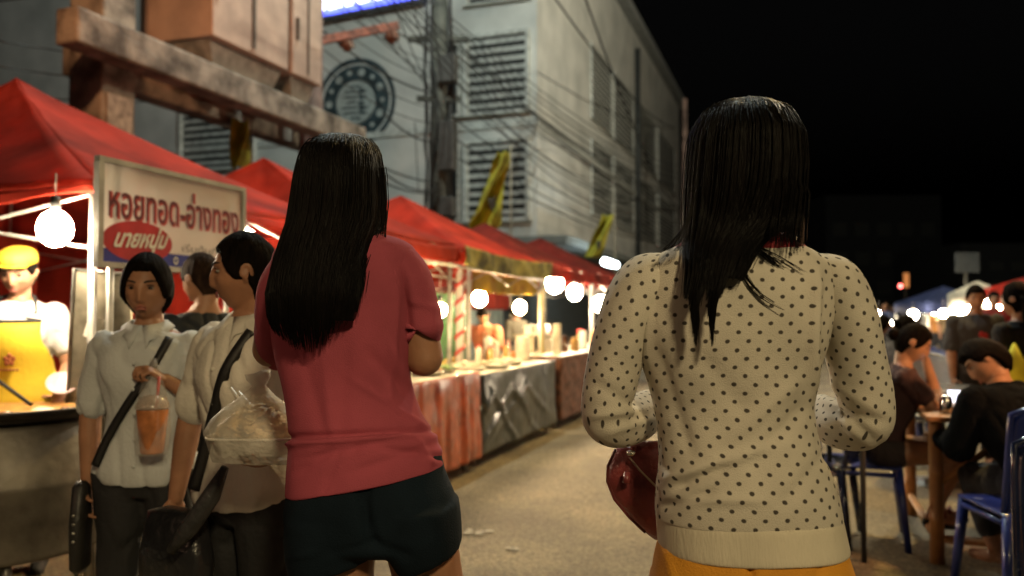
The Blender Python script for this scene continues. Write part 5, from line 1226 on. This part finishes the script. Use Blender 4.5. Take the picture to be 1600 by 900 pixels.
for s, t, r, h, m, l, lab in ((9.95, -2.8, .045, .2, brn, None, 'dark brown syrup bottle on the brown counter'), (10.1, -3.0, .05, .22, glw, lidr, 'pale bottle with red cap behind the syrup bottle'), (10.25, -2.75, .05, .17, gl, None, 'amber drink jar at the end of the brown counter'),
                              (10.9, -2.8, .06, .24, glw, None, 'large pale drink jar on the far counter'), (11.15, -2.9, .06, .22, gl, lidr, 'orange drink jar with red lid on the far counter'), (11.4, -2.75, .06, .25, fo, None, 'bright orange drink dispenser jar on the far counter'), (11.7, -2.85, .06, .2, glw, None, 'small pale jar beside the polka dot sleeve')):
    jar(lab, S(s, t, .80), r, h, m, l)
rk = thing('display_shelf', 'small raised shelf holding drink cups on the drinks stall', 'shelf', S(10.0, -3.2, .8), None)
g = G(); g.sbox(9.5, 10.6, -3.32, -3.05, 1.0, 1.02); g.obj('board', tops, rk, smooth=False)
for s_ in (9.55, 10.55): g = G(); g.sbox(s_ - .02, s_ + .02, -3.3, -3.07, .8, 1.0); g.obj('support', tops, rk, smooth=False)
for i, lab in enumerate(('left white cup on the raised shelf', 'second white cup on the raised shelf', 'third white cup on the raised shelf', 'white cup at the right end of the raised shelf')):
    jar(lab, S(9.62 + .27 * i, -3.18, 1.021), .05, .12, cupm, None, 'cup', 'white cups on the raised shelf', 'cup')
orange = M('orange_shirt', (.42, .14, .07), r=.85); 
q = S(8.95, -3.45, 0); 
VT, THt, WDt, TTt, Jt = human('vendor in a rust shirt wiping with a white towel behind the grey counter', q, 160, 1.38, male=True, top=(orange, .8, 1.0, .02), bottom=(blackc, 1.95, .02), head=(10, 30, 0), voxel=.009, lean=14, hair='short',
    arms={'L': ((-.3, .5, -.7), (.3, .8, .4), (0, 0, 1), .8), 'R': ((.3, .5, -.7), (-.3, .8, .4), (0, 0, 1), .8)})
g = G(); c = WDt(Jt['L'][2]) + V((0, -.04, -.08)); g.rings([ell_ring(c + V((0, 0, z)), a, b, 20, 2) for z, a, b in ((-.16, .05, .02), (-.08, .06, .03), (0, .05, .04), (.08, .045, .03), (.11, .02, .02))]); displace(g, lambda p: .012 * noise.noise(p * 22)); g.obj('towel', M('towel_white', (.7, .66, .62), r=.9), label='crumpled white towel in the rust-shirted vendor hands', cat='towel')
human('drinks vendor in an olive shirt turned to the right, behind the cups', S(11.3, -3.9, 0), 215, 1.42, top=(M('olive_shirt', (.12, .11, .07), r=.85), .8, .8, .02), bottom=(blackc, 1.95, .02), head=(40, 5, 0), voxel=.01, hair='tied')
# chequered cooler box under the nearer stalls
cb = thing('cool_box', 'low grey crate standing at the foot of the small red tent', 'crate', S(4.0, -2.8, 0))
g = G(); g.sbox(3.75, 4.2, -3.1, -2.75, .02, .42); g.obj('box', M('crate_grey', (.2, .2, .2), r=.6), cb, smooth=False, bevel=.015)
g = G(); g.sbox(3.73, 4.22, -3.12, -2.73, .425, .46); g.obj('lid', M('crate_lid', (.35, .33, .3), r=.5), cb, smooth=False, bevel=.01)

# ======== right side of the street ========
bluep = M('blue_plastic', (.012, .028, .19), r=.35, var=.15, bump=.05, coat=.4); dbl = M('dark_blue_plastic', (.01, .016, .05), r=.2, var=.15, bump=.05, coat=.5)
def chair(lab, base, yaw, m, z=.44):
    base = V(base); MZ = Matrix.Rotation(R(yaw), 3, 'Z'); T = lambda x, y, zz: base + MZ @ V((x, y, zz))
    t = thing('plastic_chair', lab, 'chair', base, 'plastic chairs by the tables')
    g = G(); g.grid(lambda u, v: T((u - .5) * .42, (v - .5) * .42, z - .02 * math.sin(math.pi * u) * math.sin(math.pi * v) - .03 * (v < .03)), 12, 12); g.obj('seat', m, t, thick=.012)
    g = G()
    def bk(u, v):
        x = (u - .5) * (.42 + .02 * math.sin(math.pi * v)); rz = .40 * v; arc = .06 * (1 - (2 * u - 1) ** 2) * v
        return T(x, -.21 - .07 * v - .05 * (1 - (2 * u - 1) ** 2), z + .02 + rz + arc)
    g.grid(bk, 16, 12); g.obj('backrest', m, t, thick=.012)
    for x in (-1, 1):
        for y in (-1, 1):
            g = G(); g.tube([T(x * .19, y * .19, z - .01), T(x * .225, y * .235, .0)], [.026, .018], 8); g.obj('leg', m, t)
    g = G(); g.tube([T(-.2, .2, z - .035), T(.2, .2, z - .035), T(.2, -.2, z - .035), T(-.2, -.2, z - .035), T(-.2, .2, z - .035)], .014, 6); g.obj('seat_frame', m, t)
    g = G(); g.tube([T((u - .5) * .44, -.215 - .07 * v - .05 * (1 - (2 * u - 1) ** 2) * (0 < u < 1), z + .02 + .41 * v + .06 * (1 - (2 * u - 1) ** 2) * v) for u, v in [(0, k / 5) for k in range(6)] + [(k / 8, 1) for k in range(1, 8)] + [(1, 1 - k / 5) for k in range(6)]], .013, 6); g.obj('back_frame', m, t)
    return t
gpos = (2.10, 4.66, 0)
chair('blue plastic chair under the seated girl in dark top', (1.98, 4.70, 0), -112, bluep)
GS, THg, WDg, TTg, Jg = human('seated girl in a dark top and shorts with her arm on the table', gpos, -104, 1.50, hipz=.545, lean=14, head=(-8, 14, 0), top=(M('maroon_top', (.05, .02, .02), r=.85), .88, .5, .016), bottom=(M('dark_shorts', (.03, .02, .02), r=.85), .10, .014, 'shorts'),
    hair='tied', voxel=.0065, legs={'L': ((-.12, 1, .02), (0, -.15, -1)), 'R': ((.12, 1, .02), (0, -.45, -1))}, arms={'R': ((.1, .62, -.75), (-.05, 1, .03), (0, 0, -1), .4), 'L': ((-.05, .85, -.5), (.1, -.25, 1), (0, -1, 0), .7)}, skinmat=skin)
sand = M('sandal_red', (.25, .03, .03), r=.5)
for sd in 'LR':
    an = Jg['l' + sd][2]; g = G(); g.tube([WDg(an + V((-.04, .05, -.03))), WDg(an + V((0, .06, .0))), WDg(an + V((.04, .05, -.03)))], .008, 6); g.obj('sandal_strap', sand, GS)
    g = G(); g.cap(WDg(an + V((0, -.03, -.068))), .03, WDg(an + V((0, .13, -.072))), .03, 10); g.obj('sandal', blackc, GS)
# wooden table
wood = M('table_wood', (.36, .17, .07), r=.5, var=.25, scale=5, bump=.2, bscale=30, stretch=(1, 8, 1)); bam = M('bamboo_post', (.46, .21, .07), r=.45, var=.2, scale=6, bump=.15)
tb = thing('dining_table', 'wooden table with thick bamboo legs between the seated girl and the man in black', 'table', (2.5, 4.6, 0))
CT = V((2.14, 4.22, 0)); ax = V((CA, -SA, 0)); ay = V((SA, CA, 0))
def tq(a, b, z): return CT + ax * a + ay * b + V((0, 0, z))
g = G(); g.box(tq(.38, .55, .745), (.80, 1.2, .028), RS); g.obj('tabletop', wood, tb, smooth=False, bevel=.006)
for a, b in ((.03, .02), (.72, .02), (.03, 1.08), (.72, 1.08)):
    g = G(); g.tube([tq(a, b, z) for z in (0, .22, .23, .24, .46, .47, .48, .68, .73)], [.036, .034, .039, .034, .034, .038, .034, .033, .033], 14); g.obj('leg', bam, tb)
g = G(); g.tube([tq(.03, .02, .13), tq(.72, .02, .13)], .022, 8); g.obj('stretcher', bam, tb); g = G(); g.tube([tq(.03, .02, .13), tq(.03, 1.08, .13)], .022, 8); g.obj('stretcher', bam, tb); g = G(); g.tube([tq(.03, .02, .40), tq(.40, .02, .70)], .018, 8); g.obj('brace', bam, tb)
# things on the table
ph = thing('smartphone', 'glowing phone propped on the wooden table between the diners', 'phone', tq(.22, .62, .76))
c = tq(.22, .62, .797); rp = RS @ Matrix.Rotation(R(28), 3, 'X'); g = G(); g.box(c, (.075, .14, .009), rp); g.obj('case', blackc, ph, smooth=False, bevel=.002)
g = G(); g.box(c + rp @ V((0, 0, .006)), (.066, .125, .002), rp); g.obj('screen', M('screen_glow', (.7, .75, 1), es=2.5, ec=(.65, .75, 1), bump=0), ph, smooth=False)
chrome = M('steel_cup', (.6, .6, .6), r=.15, metal=1, bump=0); glass = M('tumbler', (.8, .85, .85), r=.05, bump=0, alpha=.35, coat=1)
for a, b, m, lab in ((.10, .15, chrome, 'small steel cup at the near corner of the wooden table'), (.2, .3, glass, 'clear tumbler behind the steel cup'), (.12, .55, glass, 'clear tumbler by the girl arm')):
    jar(lab, tq(a, b, .7595), .032, .09, m, None, 'cup', 'cups on the wooden table', 'cup')
g = G(); g.rings([ell_ring(tq(.16, .42, .7595) + V((0, 0, z)), a, b, 24, 2) for z, a, b in ((0, .05, .05), (.012, .10, .10), (.02, .11, .11), (.016, .10, .10))]); g.obj('plate', trayw, label='white plate on the wooden table', cat='plate')
# man in black
mb0 = V((2.42, 3.76, 0))
human('man in a black jacket seated with his back to the camera at the wooden table', mb0, 12, 1.54, male=True, hipz=.50, lean=29, head=(52, 20, 0), hthick=.026, top=(M('black_jacket', (.006, .007, .008), r=.9, bump=.2, spec=.05), .80, 1.8, .026), bottom=(M('dark_jeans', (.02, .022, .03), r=.85), 1.7, .02),
    hair='short', voxel=.0065, legs={'L': ((.12, 1, -.04), (.0, -.4, -1)), 'R': ((.16, 1, 0), (0, -.1, -1))}, arms={'L': ((-.06, .35, -.95), (.3, 1, .1), (0, 0, -1), .5), 'R': ((.25, .35, -.9), (-.1, 1, .15), (0, 0, -1), .5)}, build=1.0)
chair('blue plastic chair carrying the man in black', (2.26, 3.60, 0), -4, bluep)
chair('dark blue plastic chair cut off by the lower right corner', (1.62, 2.22, 0), 150, dbl)
chair('empty dark blue chair behind the polka dot sleeve', (1.72, 4.75, 0), 60, dbl)
# steel cups added so their glints stand in for small bright lights
for i, (px, py, lab) in enumerate(((1270, 628, 'left steel cup added for a bright glint seen through the gap under the dotted sleeve'), (1281, 616, 'right steel cup added for a bright glint seen through the gap under the dotted sleeve'))):
    p = W(px, py, 4.4); jar(lab, V((p.x, p.y, .76)), .028, .08, chrome, None, 'cup', None, 'cup')
lt = thing('low_table', 'dark low table seen through the gap under the dotted sleeve', 'table', (1.65, 4.45, 0)); g = G(); g.box((1.62, 4.45, .745), (.42, .5, .026)); g.obj('tabletop', M('table_dark', (.03, .03, .03), r=.3), lt, smooth=False, bevel=.005)
for x in (-1, 1):
    for y in (-1, 1): g = G(); g.tube([(1.62 + x * .18, 4.45 + y * .22, 0), (1.62 + x * .18, 4.45 + y * .22, .73)], .015, 8); g.obj('leg', blackc, lt)
# standing people
ws = W(1592, 490, 5.0); ws.z = 0
human('woman with long black hair, black top and yellow shirt tail at the right edge', ws, 20, 1.47, top=(M('black_knit', (.008, .008, .009), r=.9), .8, 1.7, .02), bottom=(blackc, 1.9, .015), hair='long', voxel=.008, head=(15, 0, 0), hairlen=.36)
y_ob = col.objects[[o.name for o in col.objects if str(o.get('label', '')).startswith('woman with long black hair, black top')][0]]
c = W(1586, 600, 4.83); g = G(); g.rings([ell_ring(c + V((0, 0, z)), a, b, 20, 2) for z, a, b in ((-.10, .14, .05), (0, .11, .045), (.12, .06, .035), (.24, .008, .01))]); displace(g, lambda p: .008 * noise.noise(p * 18)); g.obj('shirt_tail', M('neon_yellow', (.50, .58, .03), r=.7), y_ob)
ms = W(1524, 490, 7.0); ms.z = 0
MS_, THm, WDm, TTm, Jm = human('standing man in a dark grey t-shirt with a red print looking at the tables', ms, 172, 1.52, male=True, top=(M('grey_tee', (.05, .05, .055), r=.85), .8, .8, .02), bottom=(blackc, 1.9, .02), hair='short', voxel=.008, head=(-10, 8, 0))
g = G(); c = front(TTm, 0, 1.12, .034); 
for i in range(5): g.ell(c + V((.03 * math.cos(i * 1.9), -.002, .055 * math.sin(i * 2.3))), (.022, .005, .026), n=8, m=6)
g.obj('shirt_print', M('print_red', (.5, .03, .03)), MS_)
# the distant crowd
shirts = {n: M(n, c, r=.85) for n, c in (('cloth_white', (.6, .58, .52)), ('cloth_orange', (.5, .22, .06)), ('cloth_dark', (.03, .03, .035)), ('cloth_blue', (.05, .08, .2)), ('cloth_tan', (.35, .25, .14)), ('cloth_pink', (.45, .18, .2)), ('cloth_red', (.35, .04, .03)))}
crowd = [(1447, 21, 'white', 1.6, 165, 'white shirt walking left of the orange shirt'), (1464, 20, 'orange', 1.62, 190, 'orange shirt in the middle of the far street'), (1481, 19, 'tan', 1.62, 180, 'tan shirt with light legs beside the orange shirt'), (1432, 25, 'dark', 1.6, 10, 'dark shirt under the round white lamp'),
         (1402, 24, 'dark', 1.58, 20, 'dark shirt left of the lamp, seen from behind'), (1382, 22, 'blue', 1.6, 170, 'blue shirt near the far left of the crowd'), (1362, 26, 'pink', 1.55, 190, 'pale pink shirt close to the dotted sleeve'), (1349, 28, 'dark', 1.6, 0, 'dark shirt at the edge of the dotted sleeve'),
         (1416, 30, 'tan', 1.6, 180, 'tan shirt far back between dark figures'), (1500, 16, 'dark', 1.58, 200, 'dark shirt left of the standing man'), (1553, 12, 'red', 1.6, 170, 'red shirt under the lit white awning'), (1570, 15, 'white', 1.55, 150, 'white shirt by the far red tent'), (1392, 32, 'white', 1.6, 180, 'white shirt tiny in the distance'), (1456, 31, 'blue', 1.6, 0, 'blue shirt farthest down the street'),
  (1490, 22, 'white', 1.6, 180, 'white shirt below the blue awning'), (1472, 25, 'dark', 1.6, 0, 'dark shirt between the orange and tan shirts'), (1424, 20, 'dark', 1.62, 170, 'dark shirt just left of the white-shirted walker'), (1410, 27, 'red', 1.55, 200, 'red shirt among dark figures'), (1372, 34, 'tan', 1.6, 180, 'tan shirt small and far behind the blue shirt'),
  (1440, 33, 'pink', 1.6, 170, 'pink shirt small and far under the round lamp'), (1508, 20, 'tan', 1.6, 160, 'tan shirt just left of the standing man'), (1562, 18, 'blue', 1.6, 190, 'blue shirt behind the woman at the right edge'), (1482, 30, 'orange', 1.6, 180, 'orange shirt tiny behind the tan shirt')]
for px, Y, c, H, yw, lab in crowd:
    p = W(px, 490, Y); p.z = 0
    human('distant person in a ' + lab, p, yw, H, male=rnd.random() < .5, top=(shirts['cloth_' + c], .8, .7, .025), bottom=(shirts[rnd.choice(['cloth_dark', 'cloth_tan', 'cloth_blue'])] if Y > 22 else shirts['cloth_dark'], 1.0 if px in (1464, 1481) else 1.9, .02), voxel=.022, face=False, hair='short', group='people walking in the distance',
          legs={'L': ((-.05, .18, -1), (0, -.1, -1)), 'R': ((.05, -.12, -1), (0, -.2, -1))})
for px, Y, yw, lab in ((1395, 7.4, -70, 'seated person in black leaning over a table behind the seated girl'), (1365, 9.0, -60, 'seated person in dark clothes beyond the dotted sleeve')):
    p = W(px, 490, Y); p.z = 0
    human(lab, p, yw, 1.58, hipz=.52, lean=12, top=(shirts['cloth_dark'], .8, 1.2, .025), bottom=(shirts['cloth_dark'], 1.9, .02), voxel=.012, face=False, hair='tied', head=(0, 10, 0), legs={'L': ((-.1, 1, 0), (0, 0, -1)), 'R': ((.1, 1, 0), (0, 0, -1))}, arms={'L': ((-.2, .5, -.8), (.1, 1, .2), (0, 0, -1), .4), 'R': ((.2, .5, -.8), (-.1, 1, .2), (0, 0, -1), .4)})
    chair('blue plastic chair under the ' + lab.split(' leaning')[0].split(' beyond')[0], p + V((-.1, 0, 0)), yw, bluep)
for px, Y, yw, m, lab in ((1422, 7.8, 120, bluep, 'empty blue chair left of the lit pavement'), (1440, 6.9, 150, M('grey_plastic_chair', (.35, .38, .42), r=.3), 'pale grey plastic chair in front of the lit pavement'), (1405, 8.6, 70, bluep, 'empty blue chair turned away behind the grey one')):
    p = W(px, 490, Y); p.z = 0; chair(lab, p, yw, m)
t2 = thing('round_table', 'low round table with white top behind the seated girl', 'table', W(1455, 490, 6.2) - V((0, 0, CAMZ)))
c = BASE[t2.name]; g = G(); g.lathe(c, [(.001, .70), (.40, .70), (.41, .71), (.41, .725), (.40, .73), (.001, .73)], 36); g.obj('tabletop', M('table_grey', (.12, .13, .15), r=.25), t2); g = G(); g.lathe(c, [(.22, 0), (.22, .02), (.04, .05), (.03, .7)], 20); g.obj('pedestal', steel, t2)
# planked lit pavement behind
g = G()
for i in range(9): p = W(1455, 490, 9.0 + i * .62); g.box(V((p.x + .6, p.y, .012)), (3.2, .55, .016), Matrix.Rotation(-.1, 3, 'Z'))
g.obj('paving_strips', M('paving_tan', (.34, .27, .17), r=.7, var=.2), kind='structure', smooth=False)
# lights and tents down the street
def rtent(lab, px, Y, wd, ze, zp, m):
    p = W(px, 490, Y); t = thing('stall_awning', lab, 'awning', V((p.x, Y, 0)), 'awnings down the right side of the street'); g = G(); h = wd / 2
    for a, b in (((-h, -h), (h, -h)), ((h, -h), (h, h)), ((h, h), (-h, h)), ((-h, h), (-h, -h))):
        g.grid(lambda u, v, a=a, b=b: V((p.x + (a[0] + (b[0] - a[0]) * u) * (1 - v), Y + (a[1] + (b[1] - a[1]) * u) * (1 - v), ze + (zp - ze) * v - .15 * (v < .01) * 0)), 8, 8)
        g.grid(lambda u, v, a=a, b=b: V((p.x + (a[0] + (b[0] - a[0]) * u) * 1.005, Y + (a[1] + (b[1] - a[1]) * u) * 1.005, ze - .22 * v)), 8, 2)
    g.obj('canvas', m, t, thick=.005)
    for x in (-h, h):
        for y in (-h, h): g = G(); g.tube([V((p.x + x * .97, Y + y * .97, 0)), V((p.x + x * .97, Y + y * .97, ze))], .022, 6); g.obj('leg', frame_m, t)
rtent('white lit awning above the standing man', 1528, 13, .62, 1.60, 1.80, M('awning_white', (.7, .7, .62), r=.6, transl=.5))
rtent('red awning at the right edge of the picture', 1655, 12, 1.6, 1.62, 1.95, redt)
rtent('dark blue awning left of the row of lamps', 1475, 17, 1.4, 1.5, 1.85, M('awning_blue', (.025, .035, .09), r=.7, spec=.1))
for i, (px, py, Y, r, lab) in enumerate(((1427, 492, 16, .085, 'round white lamp over the far crowd'), (1474, 490, 14, .06, 'lamp under the blue awning'), (1487, 488, 14.5, .06, 'second lamp right of the blue awning'), (1500, 489, 13, .085, 'lamp left of the standing man head'), (1513, 484, 12.5, .055, 'lamp just behind the standing man head, left side'), (1545, 474, 12.4, .06, 'lamp under the white awning, left'), (1556, 480, 12.6, .08, 'lamp under the white awning, right'), (1391, 505, 20, .05, 'tiny lamp low over the far crowd'), (1441, 486, 17.5, .05, 'small lamp in front of the far walkers, left of the blue awning'), (1372, 489, 18, .04, 'tiny lamp near the dotted sleeve over the far crowd'), (1459, 487, 19, .05, 'tiny lamp between the far walkers'))):
    p = W(px, py, Y); bulb(lab, p, p.z + .25, r, bulb_n)
redg = M('red_glow', (1, .1, .08), es=9, ec=(1, .12, .1), bump=0)
for px, py, Y, lab in ((1346, 457, 40, 'upper small red lamp above the dotted sleeve'), (1346, 464, 40, 'lower small red lamp above the dotted sleeve'), (1407, 447, 45, 'faint red lamp left of the orange sign')):
    p = W(px, py, Y); g = G(); g.ell(p, (.10, .10, .10)); g.obj('signal_lamp', redg, label=lab, cat='lamp')
g = G(); p = W(1247, 376, 30); g.ell(p, (.09, .09, .09)); g.obj('street_lamp', M('warm_point', (1, .7, .4), es=8, ec=(1, .7, .35), bump=0), label='small warm light just right of the dotted-sweater woman hair', cat='lamp')
os_ = thing('neon_sign', 'small dim orange sign standing upright down the street', 'sign', V((W(1416, 490, 40).x, 40, 0))); g = G(); p = W(1416, 438, 40); g.box(p, (.22, .1, .7)); g.obj('panel', M('orange_sign', (.8, .3, .1), es=.35, ec=(1, .35, .1), bump=0), os_, smooth=False); g = G(); g.tube([V((p.x, 40.1, 0)), V((p.x, 40.1, p.z))], .05, 6); g.obj('post', darkp, os_)
gs = thing('hanging_sign', 'dim grey square sign board above the lit awning', 'sign', V((W(1511, 490, 15).x, 15, 0))); g = G(); p = W(1511, 410, 15); g.box(p, (.42, .05, .36)); g.obj('board', M('board_grey', (.03, .035, .035), es=.012, ec=(.5, .6, .6)), gs, smooth=False); g = G(); g.tube([V((p.x, 15.05, 0)), V((p.x, 15.05, p.z + .1))], .03, 6); g.obj('post', darkp, gs)
